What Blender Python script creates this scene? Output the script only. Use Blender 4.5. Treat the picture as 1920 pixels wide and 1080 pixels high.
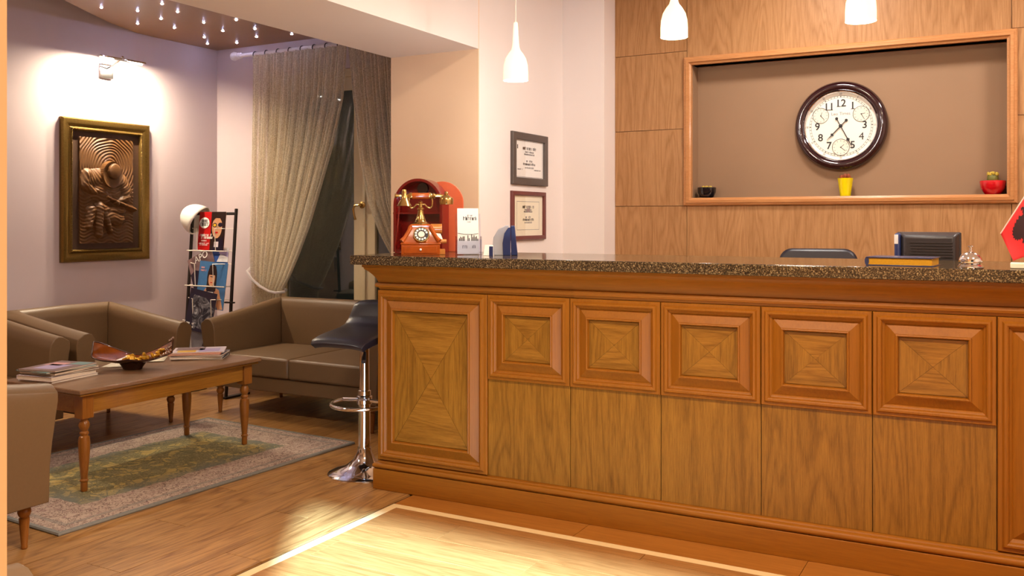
import bpy, bmesh, math, random
from mathutils import Vector, Matrix
random.seed(7)
PI = math.pi
scene = bpy.context.scene
for o in list(bpy.data.objects): bpy.data.objects.remove(o)
C = scene.collection

def lin(r, g, b):
    f = lambda c: ((c/255+0.055)/1.055)**2.4 if c/255 > 0.04045 else c/255/12.92
    return (f(r), f(g), f(b), 1)

# ------------------------------------------------------------------ camera
FOC, CX, CY, CAMH = 1710.0, 960.0, 412.0, 1.30
YAW = math.atan(940/FOC)
cam = bpy.data.cameras.new('camera'); camo = bpy.data.objects.new('camera', cam); C.objects.link(camo)
camo.location = (0, 0, CAMH); camo.rotation_euler = (PI/2, 0, YAW)
cam.sensor_width = 36; cam.lens = FOC/1920*36; cam.shift_y = -(540-CY)/1920; cam.clip_start = 0.05
scene.camera = camo
# ------------------------------------------------------------------ world, sun, exposure
w = bpy.data.worlds.new('world'); scene.world = w; w.use_nodes = True
w.node_tree.nodes['Background'].inputs[0].default_value = (0.40, 0.42, 0.36, 1)
w.node_tree.nodes['Background'].inputs[1].default_value = 0.035
sun = bpy.data.lights.new('sun', 'SUN'); suno = bpy.data.objects.new('sun', sun); C.objects.link(suno)
suno.rotation_euler = Vector((-0.70, 1, -0.532)).to_track_quat('-Z', 'Y').to_euler()
sun.energy = 46; sun.angle = math.radians(1.6); sun.color = (0.38, 0.67, 1.0)
vs = scene.view_settings
vs.view_transform = 'Standard'; vs.look = 'None'; vs.gamma = 1; vs.use_curve_mapping = False
vs.exposure = 0.47
W_CEIL, W_BACK, W_LOUNGE, W_PIC, W_PEND = 54, 21, 20, 18, 7
WARM = (1.0, 0.83, 0.63); WHITE = (1.0, 0.93, 0.86)

# ------------------------------------------------------------------ materials
MATS = {}
class NT:
    def __init__(s, name):
        s.m = bpy.data.materials.new(name); s.m.use_nodes = True
        s.t = s.m.node_tree; s.n = s.t.nodes; s.b = s.n['Principled BSDF']
    def new(s, t, **k):
        n = s.n.new(t)
        for a, v in k.items(): setattr(n, a, v)
        return n
    def link(s, a, b): s.t.links.new(a, b)
    def math(s, op, a, b=None, clamp=False):
        n = s.new('ShaderNodeMath', operation=op, use_clamp=clamp)
        for i, v in enumerate((a, b)):
            if v is None: continue
            if isinstance(v, (int, float)): n.inputs[i].default_value = v
            else: s.link(v, n.inputs[i])
        return n.outputs[0]
    def mix(s, f, a, b):
        n = s.new('ShaderNodeMix', data_type='RGBA')
        for i, v in ((0, f), (6, a), (7, b)):
            if isinstance(v, (int, float)): n.inputs[i].default_value = v
            elif isinstance(v, tuple): n.inputs[i].default_value = v
            else: s.link(v, n.inputs[i])
        return n.outputs[2]
    def coords(s, scale=(1, 1, 1), rnd=True):
        tc = s.new('ShaderNodeTexCoord'); mp = s.new('ShaderNodeMapping')
        mp.inputs['Scale'].default_value = scale
        if rnd:
            oi = s.new('ShaderNodeObjectInfo')
            a = s.new('ShaderNodeVectorMath', operation='SCALE'); a.inputs[0].default_value = (7.3, 4.1, 5.7)
            s.link(oi.outputs['Random'], a.inputs['Scale'])
            v = s.new('ShaderNodeVectorMath', operation='ADD')
            s.link(tc.outputs['Object'], v.inputs[0]); s.link(a.outputs[0], v.inputs[1]); s.link(v.outputs[0], mp.inputs[0])
        else: s.link(tc.outputs['Object'], mp.inputs[0])
        return mp.outputs[0]
    def noise(s, vec, scale, detail=3, rough=.55, dist=0):
        n = s.new('ShaderNodeTexNoise'); s.link(vec, n.inputs['Vector'])
        n.inputs['Scale'].default_value = scale; n.inputs['Detail'].default_value = detail
        n.inputs['Roughness'].default_value = rough; n.inputs['Distortion'].default_value = dist
        return n.outputs['Fac']
    def ramp(s, f, stops):
        r = s.new('ShaderNodeValToRGB'); e = r.color_ramp.elements
        while len(e) < len(stops): e.new(0.5)
        for i, (p, c) in enumerate(stops): e[i].position = p; e[i].color = c
        s.link(f, r.inputs[0]); return r.outputs[0]
    def bump(s, h, strength=.2, dist=.002):
        b = s.new('ShaderNodeBump'); b.inputs['Strength'].default_value = strength; b.inputs['Distance'].default_value = dist
        s.link(h, b.inputs['Height']); s.link(b.outputs[0], s.b.inputs['Normal'])
    def fin(s, **k):
        for a, v in k.items(): s.b.inputs[a.replace('_', ' ')].default_value = v
        MATS[s.m.name] = s.m; return s.m

def plain(name, col, rough=.5, metal=0, nz=.06, scale=30, bump=0, **k):
    t = NT(name); v = t.coords()
    f = t.noise(v, scale, 3)
    dk = tuple(c*(1-nz*2) for c in col[:3])+(1,); lt = tuple(min(1, c*(1+nz)) for c in col[:3])+(1,)
    t.link(t.mix(f, dk, lt), t.b.inputs['Base Color'])
    if bump: t.bump(f, bump, .002)
    return t.fin(Roughness=rough, Metallic=metal, **k)

def wood(name, dark, light, axis='Z', rough=.35, fig=.5, fine=1.0, coat=0.0):
    t = NT(name); st = {'X': (.045, 1, 1), 'Y': (1, .045, 1), 'Z': (1, 1, .045)}[axis]
    v = t.coords(st)
    streak = t.noise(v, 240*fine, 5, .75)
    st2 = tuple(1 if c == 1 else .11 for c in st)
    v2 = t.coords(st2)
    big = t.noise(v2, 6.0, 2, .45, .5)
    ring = t.math('SINE', t.math('MULTIPLY', big, 95))
    ring = t.math('MULTIPLY_ADD', ring, .5); t.n[-1].inputs[2].default_value = .5
    ring = t.math('POWER', ring, .45)
    f = t.math('ADD', t.math('MULTIPLY', streak, 1-fig*.4), t.math('MULTIPLY', ring, fig*.36))
    broad = t.noise(v, 16, 2)
    f = t.math('ADD', f, t.math('MULTIPLY', t.math('SUBTRACT', broad, .5), .28))
    mid = tuple((a+b)/2 for a, b in zip(dark, light))
    t.link(t.ramp(f, [(.30, dark), (.58, mid), (.86, light)]), t.b.inputs['Base Color'])
    t.bump(streak, .06, .001)
    return t.fin(Roughness=rough, Coat_Weight=coat, Coat_Roughness=.15, Specular_IOR_Level=.3)

def emit(name, col, strength):
    t = NT(name); return t.fin(Base_Color=col, Emission_Color=col, Emission_Strength=strength, Roughness=.6)

plain('lounge_paint', lin(198, 181, 184), .75, nz=.02, scale=6)
plain('warm_lit_cream', lin(238, 206, 172), .7, nz=.015, scale=5)  # carries the warm light of the pier face; front wall shares it
plain('peach_paint', lin(222, 174, 122), .7, nz=.015, scale=5)
plain('white_paint', lin(236, 224, 218), .65, nz=.012, scale=5)
plain('ceiling_paint', lin(226, 216, 214), .8, nz=.01, scale=4)
plain('brown_paint', lin(150, 117, 88), .7, nz=.02, scale=8)
plain('star_panel_paint', lin(150, 112, 70), .4, nz=.03, scale=5)
wood('desk_veneer', lin(106, 66, 12), lin(170, 116, 38), 'Z', .42, .42, coat=0)
wood('desk_veneer_cross', lin(110, 68, 12), lin(176, 120, 42), 'X', .42, .42, coat=0)
wood('desk_trim', lin(134, 78, 11), lin(162, 98, 19), 'X', .5, .15, .6, 0)
wood('desk_trim_up', lin(134, 78, 11), lin(162, 98, 19), 'Z', .5, .15, .6, 0)
wood('wall_veneer', lin(150, 104, 62), lin(194, 146, 98), 'Z', .45, .5, .8)
wood('niche_trim', lin(178, 118, 68), lin(208, 150, 98), 'X', .35, .15, .6, .2)
wood('plank_y', lin(122, 78, 38), lin(206, 156, 94), 'Y', .3, .5, .5, .1)
wood('plank_x', lin(142, 92, 46), lin(194, 140, 82), 'X', .3, .35, .5, .1)
wood('border_plank', lin(150, 90, 32), lin(186, 122, 54), 'X', .3, .25, .5, .1)
plain('inlay', lin(238, 206, 152), .35, nz=.04)
plain('sub_floor', lin(90, 60, 36), .7)
wood('table_wood', lin(128, 82, 24), lin(170, 116, 44), 'Y', .3, .3, .7, .25)
wood('table_top_wood', lin(112, 80, 54), lin(148, 110, 78), 'Y', .3, .3, .7, .2)
wood('leg_wood', lin(120, 70, 22), lin(162, 102, 40), 'Z', .3, .2, .7, .2)
plain('leather', lin(112, 86, 58), .46, nz=.05, scale=90, bump=.12)
plain('leather_dark', lin(70, 54, 40), .6)
plain('black_leather', lin(34, 30, 40), .35, nz=.1, scale=120, bump=.1)
plain('chrome', (.85, .85, .87, 1), .08, 1, nz=.01)
plain('steel_dark', lin(60, 52, 46), .35, .6)
plain('black_metal', lin(40, 30, 26), .4, .3)
plain('white_wire', lin(225, 215, 200), .4)
plain('white_plastic', lin(240, 232, 222), .35, nz=.02)
plain('black_plastic', lin(48, 42, 44), .4, nz=.05)
plain('navy_plastic', lin(40, 52, 100), .3, nz=.05)
plain('grey_plastic', lin(175, 175, 185), .45, nz=.04)
plain('brass', lin(196, 160, 96), .22, .95, nz=.08, scale=60)
plain('old_gold', lin(132, 104, 52), .35, .85, nz=.25, scale=140, bump=.3)
plain('dark_mat', lin(66, 40, 22), .6, nz=.2, scale=60)
plain('carved_wood', lin(100, 64, 28), .5, nz=.18, scale=70, bump=.1)
plain('phone_wood', lin(184, 86, 22), .25, nz=.15, scale=40, Coat_Weight=.4)
plain('phone_wood_light', lin(206, 132, 58), .3, nz=.1)
plain('case_red', lin(122, 22, 18), .25, nz=.12, Coat_Weight=.5)
plain('case_orange', lin(206, 92, 52), .4, nz=.06)
plain('paper', lin(244, 240, 234), .7, nz=.015)
plain('paper_cream', lin(240, 230, 205), .7, nz=.02)
plain('page_edges', lin(226, 206, 184), .8, nz=.1, scale=200)
plain('ink', lin(40, 36, 38), .6)
plain('ink_grey', lin(140, 135, 138), .7)
plain('grey_frame', lin(86, 74, 68), .45)
plain('maroon_frame', lin(110, 52, 48), .35, nz=.1)
plain('clock_case', lin(44, 16, 22), .12, nz=.1, Coat_Weight=.8)
plain('dial_white', lin(246, 238, 222), .5, nz=.01)
plain('subdial', lin(232, 226, 208), .5, nz=.03)
plain('yellow_glaze', lin(238, 214, 10), .25, nz=.03, Coat_Weight=.3)
plain('red_glaze', lin(206, 16, 30), .12, nz=.03, Coat_Weight=.6)
plain('black_glaze', lin(26, 22, 26), .1, nz=.03, Coat_Weight=.6)
plain('cactus_green', lin(112, 110, 44), .6, nz=.2, bump=.3)
plain('cactus_tip', lin(206, 176, 60), .6, nz=.2)
plain('cactus_red', lin(150, 70, 34), .6, nz=.25)
plain('flag_red', lin(226, 44, 48), .7, nz=.03)
plain('flag_black', lin(52, 20, 26), .7)
plain('fringe', lin(240, 200, 190), .8)
plain('book_blue', lin(52, 60, 96), .25)
plain('gilt_pages', lin(206, 150, 28), .4, nz=.12, scale=150)
plain('bowl_glaze', lin(58, 30, 20), .12, nz=.3, scale=25, Coat_Weight=.6)
plain('bowl_amber', lin(132, 66, 18), .15, nz=.35, scale=18, Coat_Weight=.6)
plain('gold_foil', lin(214, 160, 40), .3, .5, nz=.3, scale=60)
plain('door_frame_paint', lin(206, 186, 148), .45, nz=.03)
plain('rod_white', lin(222, 212, 210), .35)
for nm, c in (('red', (190, 22, 24)), ('skin', (206, 150, 112)), ('hair', (44, 26, 22)), ('sky_blue', (66, 112, 160)), ('mid_blue', (58, 92, 168)),
              ('dark_violet', (34, 26, 44)), ('mauve', (128, 100, 100)), ('lilac', (176, 160, 200)), ('pale', (214, 200, 208)), ('orange', (226, 106, 52)),
              ('teal', (110, 150, 150)), ('grey', (120, 116, 122)), ('tan', (176, 140, 108)), ('white', (236, 232, 232)), ('pink', (222, 160, 160)), ('amber', (220, 170, 40))):
    plain('print_'+nm, lin(*c), .32, nz=.10, scale=45)

def smoke():
    t = NT('print_smoke'); v = t.coords(rnd=False); f = t.noise(v, 11, 4, .6, 2.0)
    t.link(t.ramp(f, [(.42, lin(30, 26, 36)), (.56, lin(110, 106, 112)), (.66, lin(190, 186, 190))]), t.b.inputs['Base Color']); t.fin(Roughness=.35)
smoke()
def granite():
    t = NT('granite'); v = t.coords(rnd=False)
    f = t.noise(v, 190, 3, .8); g = t.noise(v, 60, 2)
    col = t.ramp(f, [(.38, lin(22, 17, 12)), (.5, lin(66, 50, 32)), (.58, lin(112, 90, 58)), (.68, lin(190, 166, 124))])
    t.link(t.mix(t.math('MULTIPLY', g, .25), col, lin(50, 40, 28)), t.b.inputs['Base Color'])
    return t.fin(Roughness=.12, Specular_IOR_Level=.6)
granite()

def sheer():
    t = NT('sheer'); v = t.coords(rnd=False)
    f = t.noise(v, 120, 2, .7)
    out = t.n['Material Output']
    d = t.new('ShaderNodeBsdfDiffuse'); d.inputs[0].default_value = lin(236, 224, 202)
    tl = t.new('ShaderNodeBsdfTranslucent'); tl.inputs[0].default_value = lin(236, 224, 202)
    m1 = t.new('ShaderNodeMixShader'); m1.inputs[0].default_value = .4; t.link(d.outputs[0], m1.inputs[1]); t.link(tl.outputs[0], m1.inputs[2])
    tr = t.new('ShaderNodeBsdfTransparent')
    # a sheer weave covers more when seen edge-on (real thread geometry effect)
    m2 = t.new('ShaderNodeMixShader')
    lw = t.new('ShaderNodeLayerWeight'); lw.inputs[0].default_value = .35
    cov = t.math('ADD', t.math('MULTIPLY', lw.outputs['Facing'], .5), t.math('MULTIPLY', f, .8), True)
    t.link(cov, m2.inputs[0]); t.link(tr.outputs[0], m2.inputs[1]); t.link(m1.outputs[0], m2.inputs[2])
    t.link(m2.outputs[0], out.inputs[0]); MATS['sheer'] = t.m
sheer()
def pane(name, tint, refl):
    t = NT(name); out = t.n['Material Output']
    g = t.new('ShaderNodeBsdfGlossy'); g.inputs['Roughness'].default_value = .02; g.inputs[0].default_value = (1, 1, 1, 1)
    tr = t.new('ShaderNodeBsdfTransparent'); tr.inputs[0].default_value = tint
    lw = t.new('ShaderNodeLayerWeight'); lw.inputs[0].default_value = .5
    f = t.math('ADD', t.math('MULTIPLY', t.math('POWER', lw.outputs['Facing'], 4), .8), refl, True)
    m = t.new('ShaderNodeMixShader'); t.link(f, m.inputs[0]); t.link(tr.outputs[0], m.inputs[1]); t.link(g.outputs[0], m.inputs[2])
    t.link(m.outputs[0], out.inputs[0]); MATS[name] = t.m
pane('window_glass', (.6, .62, .58, 1), .10)
pane('clear_glass', (1, 1, 1, 1), .02)
pane('acrylic', (.90, .92, .99, 1), .03)
emit('led', (.62, .64, 1, 1), 150)
emit('bulb_lit', (1, .97, .92, 1), 18)
emit('diffuser_lit', (1, .88, .72, 1), 4)
def shade_mat():
    t = NT('opal_glass'); return t.fin(Base_Color=lin(250, 240, 205), Roughness=.25, Emission_Color=lin(255, 240, 196), Emission_Strength=.75)
shade_mat()

def rug_mat(LX, LY):
    t = NT('rug_pile'); tc = t.new('ShaderNodeTexCoord'); sp = t.new('ShaderNodeSeparateXYZ'); t.link(tc.outputs['Object'], sp.inputs[0])
    ax = t.math('SUBTRACT', LX/2, t.math('ABSOLUTE', sp.outputs[0])); ay = t.math('SUBTRACT', LY/2, t.math('ABSOLUTE', sp.outputs[1]))
    d = t.math('MINIMUM', ax, ay)                        # distance from the rim
    v = t.coords(rnd=False)
    warp = t.noise(v, 7, 2)
    field = t.math('GREATER_THAN', t.math('ADD', d, t.math('MULTIPLY', t.math('SUBTRACT', warp, .5), .07)), .27)
    vo = t.new('ShaderNodeTexVoronoi', feature='DISTANCE_TO_EDGE'); t.link(v, vo.inputs['Vector']); vo.inputs['Scale'].default_value = 15; vo.inputs['Randomness'].default_value = 1
    curl = t.noise(v, 20, 4, .6, 2.2)
    squig = t.math('LESS_THAN', t.math('ABSOLUTE', t.math('SUBTRACT', curl, .5)), .022)
    squig2 = t.math('GREATER_THAN', t.noise(v, 24, 3, .6, 1.4), .60)
    border = t.mix(t.noise(v, 5, 2), lin(172, 150, 136), lin(204, 182, 162))
    border = t.mix(t.math('MULTIPLY', squig, .85), border, lin(80, 50, 54))
    border = t.mix(t.math('MULTIPLY', squig2, .4), border, lin(150, 112, 112))
    green = t.mix(t.noise(v, 9, 3), lin(100, 94, 62), lin(144, 134, 100))
    flow = t.math('GREATER_THAN', t.noise(v, 6.5, 4, .62, 1.6), .52)
    flow = t.math('MULTIPLY', flow, t.math('GREATER_THAN', vo.outputs['Distance'], .05))
    green = t.mix(t.math('MULTIPLY', flow, .85), green, lin(190, 164, 98))
    green = t.mix(t.math('MULTIPLY', squig, .45), green, lin(196, 178, 130))
    dw = t.math('ADD', d, t.math('MULTIPLY', t.math('SUBTRACT', t.noise(v, 6, 2), .5), .16))
    rimz = t.math('MULTIPLY', t.math('SUBTRACT', 1, t.math('MULTIPLY', t.math('SUBTRACT', dw, .26), 7), True), .75)
    blue = t.mix(t.math('MULTIPLY', squig2, .6), lin(116, 122, 118), lin(178, 160, 132))
    green = t.mix(rimz, green, blue)
    col = t.mix(field, border, green)
    band = t.math('LESS_THAN', t.math('ABSOLUTE', t.math('SUBTRACT', d, .075)), .012)
    col = t.mix(t.math('MULTIPLY', band, .5), col, lin(130, 128, 122))
    t.link(col, t.b.inputs['Base Color']); t.bump(t.noise(v, 500, 2), .5, .003)
    return t.fin(Roughness=.95, Specular_IOR_Level=.1)
rug_mat(1.24, 1.80)
plain('rug_binding', lin(132, 130, 124), .9, nz=.1, scale=80)

# ------------------------------------------------------------------ mesh helpers
class MB:
    def __init__(s): s.v = []; s.f = []
    def add(s, vs, fs):
        n = len(s.v); s.v += [tuple(p) for p in vs]; s.f += [tuple(i+n for i in f) for f in fs]; return s
    def box(s, x0, x1, y0, y1, z0, z1):
        return s.add([(x0,y0,z0),(x1,y0,z0),(x1,y1,z0),(x0,y1,z0),(x0,y0,z1),(x1,y0,z1),(x1,y1,z1),(x0,y1,z1)],
                     [(0,3,2,1),(4,5,6,7),(0,1,5,4),(1,2,6,5),(2,3,7,6),(3,0,4,7)])
    def lathe(s, prof, n=24, M=None, cap=True):
        M = M or Matrix(); vs = []; fs = []
        for r, z in prof:
            for k in range(n):
                a = 2*PI*k/n; vs.append(M @ Vector((r*math.cos(a), r*math.sin(a), z)))
        m = len(prof)
        for i in range(m-1):
            for k in range(n):
                k2 = (k+1) % n; fs.append((i*n+k, i*n+k2, (i+1)*n+k2, (i+1)*n+k))
        if cap:
            if prof[0][0] > 1e-6: fs.append(tuple(range(n-1, -1, -1)))
            if prof[-1][0] > 1e-6: fs.append(tuple(range((m-1)*n, m*n)))
        return s.add(vs, fs)
    def tube(s, pts, r, n=8, closed=False):
        pts = [Vector(p) for p in pts]; m = len(pts); vs = []; fs = []
        up = None
        for i, p in enumerate(pts):
            a = pts[i-1] if (i > 0 or closed) else p; b = pts[(i+1) % m] if (i < m-1 or closed) else p
            t = (b-a).normalized()
            if up is None: up = Vector((0, 0, 1)) if abs(t.z) < .9 else Vector((1, 0, 0))
            x = t.cross(up)
            if x.length < 1e-4: x = t.orthogonal()
            x.normalize(); y = x.cross(t).normalized(); up = y
            rr = r[i] if isinstance(r, (list, tuple)) else r
            for k in range(n):
                q = 2*PI*k/n; vs.append(p + x*rr*math.cos(q) + y*rr*math.sin(q))
        for i in range(m if closed else m-1):
            j = (i+1) % m
            for k in range(n):
                k2 = (k+1) % n; fs.append((i*n+k, i*n+k2, j*n+k2, j*n+k))
        if not closed: fs += [tuple(range(n-1, -1, -1)), tuple(range((m-1)*n, m*n))]
        return s.add(vs, fs)
    def prism(s, poly, h0, h1, M=None):                   # poly in local XY, extruded along local Z
        M = M or Matrix(); n = len(poly)
        vs = [M @ Vector((x, y, h0)) for x, y in poly]+[M @ Vector((x, y, h1)) for x, y in poly]
        return s.add(vs, [tuple(range(n-1, -1, -1)), tuple(range(n, 2*n))]+[(i, (i+1) % n, n+(i+1) % n, n+i) for i in range(n)])
    def rings(s, prof, x0, x1, z0, z1, y=0, fill=True):   # nested rectangles in XZ, height towards -y
        m = len(prof); vs = []; fs = []
        for d, h in prof: vs += [(x0+d, y-h, z0+d), (x1-d, y-h, z0+d), (x1-d, y-h, z1-d), (x0+d, y-h, z1-d)]
        for i in range(m-1):
            for k in range(4):
                k2 = (k+1) % 4; fs.append((i*4+k, i*4+k2, (i+1)*4+k2, (i+1)*4+k))
        if fill: fs.append(tuple((m-1)*4+k for k in range(4)))
        return s.add(vs, fs)
    def sweep(s, path, prof, closed=False, caps=True):    # path in XY (list of (x,y)); profile (outward offset, z); outward = right of travel
        m = len(path); vs = []; fs = []; n = len(prof)
        P = [Vector(p).to_2d() for p in path]
        for i in range(m):
            d1 = (P[i]-P[i-1]).normalized() if (i > 0 or closed) else None
            d2 = (P[(i+1) % m]-P[i]).normalized() if (i < m-1 or closed) else None
            d1 = d1 or d2; d2 = d2 or d1
            n1 = Vector((d1.y, -d1.x)); n2 = Vector((d2.y, -d2.x)); b = (n1+n2); b = b/max(.2, b.dot(n1))
            for o, z in prof: vs.append((P[i].x+b.x*o, P[i].y+b.y*o, z))
        for i in range(m if closed else m-1):
            j = (i+1) % m
            for k in range(n):
                k2 = (k+1) % n; fs.append((i*n+k, j*n+k, j*n+k2, i*n+k2))
        if caps and not closed: fs += [tuple(range(n)), tuple(range((m-1)*n+n-1, (m-1)*n-1, -1))]
        return s.add(vs, fs)
    def ball(s, c, r, n=10, m=6):
        rx, ry, rz = r if isinstance(r, tuple) else (r, r, r)
        vs = [(c[0], c[1], c[2]-rz)]; fs = []
        for i in range(1, m):
            a = -PI/2+PI*i/m
            for k in range(n): q = 2*PI*k/n; vs.append((c[0]+rx*math.cos(a)*math.cos(q), c[1]+ry*math.cos(a)*math.sin(q), c[2]+rz*math.sin(a)))
        vs.append((c[0], c[1], c[2]+rz)); T = len(vs)-1
        for k in range(n):
            k2 = (k+1) % n; fs.append((0, 1+k2, 1+k)); fs.append((T, 1+(m-2)*n+k, 1+(m-2)*n+k2))
            for i in range(m-2): fs.append((1+i*n+k, 1+i*n+k2, 1+(i+1)*n+k2, 1+(i+1)*n+k))
        return s.add(vs, fs)
    def grid(s, fn, nu, nv):
        vs = [fn(i/(nu-1), j/(nv-1)) for j in range(nv) for i in range(nu)]
        return s.add(vs, [(j*nu+i, j*nu+i+1, (j+1)*nu+i+1, (j+1)*nu+i) for j in range(nv-1) for i in range(nu-1)])
    def build(s, name, mat, parent=None, smooth=35, bevel=0, solid=0, fixn=True, loc=None, rot=None):
        me = bpy.data.meshes.new(name); me.from_pydata(s.v, [], s.f); me.update()
        if fixn:
            bm = bmesh.new(); bm.from_mesh(me); bmesh.ops.recalc_face_normals(bm, faces=bm.faces); bm.to_mesh(me); bm.free()
        me.materials.append(MATS[mat])
        if smooth: me.shade_smooth(); me.set_sharp_from_angle(angle=math.radians(smooth))
        o = bpy.data.objects.new(name, me); C.objects.link(o)
        if parent: o.parent = parent
        if loc: o.location = loc
        if rot: o.rotation_euler = rot
        if solid: md = o.modifiers.new('solid', 'SOLIDIFY'); md.thickness = solid; md.offset = 0
        if bevel: md = o.modifiers.new('bevel', 'BEVEL'); md.width = bevel; md.segments = 2; md.limit_method = 'ANGLE'; md.angle_limit = math.radians(40)
        return o

def bx(name, mat, parent, *b, bevel=0, **k): return MB().box(*b).build(name, mat, parent, bevel=bevel, **k)
def tag(o, label=None, cat=None, group=None, kind=None):
    for k, v in (('label', label), ('category', cat), ('group', group), ('kind', kind)):
        if v: o[k] = v
    return o
def thing(name, label, cat, loc=(0, 0, 0), rz=0, group=None):
    o = bpy.data.objects.new(name, None); C.objects.link(o); o.empty_display_size = .1
    o.location = loc; o.rotation_euler = (0, 0, rz)
    return tag(o, label, cat, group)
def copy_tree(o, parent=None):
    c = o.copy(); C.objects.link(c); c.parent = parent
    for ch in list(o.children): copy_tree(ch, c)
    return c
def text(body, size, mat, parent, loc, rot=(PI/2, 0, 0), name='lettering', ext=.0004, sx=1, bold=0):
    cu = bpy.data.curves.new('t', 'FONT'); cu.body = body; cu.size = size; cu.align_x = 'CENTER'; cu.align_y = 'CENTER'; cu.extrude = ext; cu.resolution_u = 3; cu.offset = bold
    to = bpy.data.objects.new('t', cu); me = bpy.data.meshes.new_from_object(to); bpy.data.objects.remove(to)
    me.materials.clear(); me.materials.append(MATS[mat]); me.name = name
    o = bpy.data.objects.new(name, me); C.objects.link(o); o.parent = parent; o.location = loc; o.rotation_euler = rot; o.scale = (sx, 1, 1)
    return o
def print_line(parent, mat, cx, z, width, hgt, y, seed, name='printed_line'):
    r = random.Random(seed); mb = MB(); x = cx-width/2
    while x < cx+width/2-.002:
        wl = hgt*r.uniform(.25, .6)
        if r.random() < .83:
            zt = z+hgt*r.choice((.5, .5, .5, .85)); mb.box(x, min(x+wl*.45, cx+width/2), y-.0004, y, z-hgt*.5, zt); mb.box(x, min(x+wl, cx+width/2), y-.0004, y, z+hgt*r.choice((-.5, .3)), z+hgt*r.choice((-.3, .5)) if r.random() < 0 else z+hgt*.5)
        x += wl*1.35
    return mb.build(name, mat, parent, smooth=0, fixn=False)
def struct(o, label=None): return tag(o, label, kind='structure')
def light(name, kind, parent, loc, energy, color, direction=None, **k):
    l = bpy.data.lights.new(name, kind); l.energy = energy; l.color = color
    for a, v in k.items(): setattr(l, a, v)
    o = bpy.data.objects.new(name, l); C.objects.link(o); o.parent = parent; o.location = loc
    if direction: o.rotation_euler = Vector(direction).to_track_quat('-Z', 'Y').to_euler()
    return o

# ------------------------------------------------------------------ pixel -> place
SA, CA = math.sin(YAW), math.cos(YAW)
def at(px, py, X=None, Y=None, Z=None):
    u = (px-CX)/FOC; d = Vector((-SA+CA*u, CA+SA*u, (CY-py)/FOC))
    t = X/d.x if X is not None else Y/d.y if Y is not None else (Z-CAMH)/d.z
    return Vector((0, 0, CAMH))+d*t

# ================================================================== THE ROOM
XW, YWIN = -5.734, 5.40            # lounge wall, window wall
XC0, XC1, YC, ZB = -3.239, -2.634, 4.40, 2.261   # pier / partition, beam underside
YP, XP = 5.493, -2.334             # white pilaster
YWD = 5.674                        # face of the wood panelling
ZC, XR, YF = 3.0, 2.6, -1.2        # ceiling, right wall, front wall
floor = struct(bx('floor', 'sub_floor', None, XW-.12, XR+.12, YF-.12, 6.0, -.10, -.008), 'warm oak laminate floor with a pale inlaid line')
XI, YI, WI = -2.485, 3.40, .042    # inlay line: outer corner
def plank_rows(mat, x0, x1, y0, y1, along, wd, ln):
    a0, a1, b0, b1 = (y0, y1, x0, x1) if along == 'Y' else (x0, x1, y0, y1)
    meshes = {}
    k = 0; b = b0
    while b < b1-.02:
        bb = min(b+wd, b1); a = a0 - ln*((k*.37) % 1)
        while a < a1-.01:
            s, e = max(a, a0), min(a+ln, a1); a += ln
            if e-s < .02: continue
            q = (s, e, b, bb) if along == 'Y' else (b, bb, s, e)
            g = .0012
            L_, W_ = e-s-2*g, bb-b-2*g
            key = (round(L_, 3), round(W_, 3))
            if along == 'Y': dx, dy, cx, cy = W_, L_, (b+bb)/2, (s+e)/2
            else: dx, dy, cx, cy = L_, W_, (s+e)/2, (b+bb)/2
            if key not in meshes:
                o = MB().box(-dx/2, dx/2, -dy/2, dy/2, -.008, 0).build('floor_plank', mat, floor); meshes[key] = o.data
            else:
                o = bpy.data.objects.new('floor_plank', meshes[key]); C.objects.link(o); o.parent = floor
            o.location = (cx, cy, random.uniform(-.0004, 0))
        b = bb; k += 1
plank_rows('plank_y', XW, XI, 1.2, 5.4, 'Y', .19, 1.28)
plank_rows('plank_y', XW, XI, -1.2, 1.2, 'Y', .38, 2.4)
plank_rows('plank_x', XI+WI, XR, 1.2, YI-WI, 'X', .19, 1.28)
plank_rows('plank_x', XI+WI, XR, -1.2, 1.2, 'X', .38, 2.4)
plank_rows('border_plank', XI, XR, YI, 3.66, 'X', .26, .9)
plank_rows('border_plank', XI, XR, 3.66, 5.9, 'X', .38, 1.9)
bx('inlay_strip', 'inlay', floor, XI, XI+WI, -1.2, YI-WI, -.008, 0)
bx('inlay_strip', 'inlay', floor, XI, XR, YI-WI, YI, -.008, 0)

struct(bx('wall_left', 'lounge_paint', None, XW-.12, XW, YF, YWIN+.12, 0, ZC), 'lavender grey lounge wall behind the carved picture')
DX0, DX1, DZ = -5.18, -3.30, 2.44
m = MB().box(XW, DX0, YWIN, YWIN+.12, 0, ZC).box(DX1, XC0, YWIN, YWIN+.12, 0, ZC).box(DX0, DX1, YWIN, YWIN+.12, DZ, ZC)
struct(m.build('wall_window', 'lounge_paint'), 'lounge wall around the curtained glass door')
struct(bx('wall_pier', 'warm_lit_cream', None, XC0, XC1, YC, YC+.008, 0, ZC), 'face of the pier beside the curtain, warm light put into its colour')  # thin skin on the partition, warm lamplight painted into its colour
struct(bx('wall_middle', 'white_paint', None, XC0, XC1, YC+.008, YP+.4, 0, ZC), 'white side wall that carries the certificates')
struct(bx('ceiling_beam', 'white_paint', None, XC0, XC1, YF, YC, ZB, ZC), 'wide white ceiling beam between lounge and reception')
struct(bx('wall_corner', 'white_paint', None, XC1, XP, YP, YP+.4, 0, ZC), 'white wall strip beside the wood panelling')
struct(bx('wall_right', 'white_paint', None, XR, XR+.12, YF, 6.0, 0, ZC))
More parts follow.
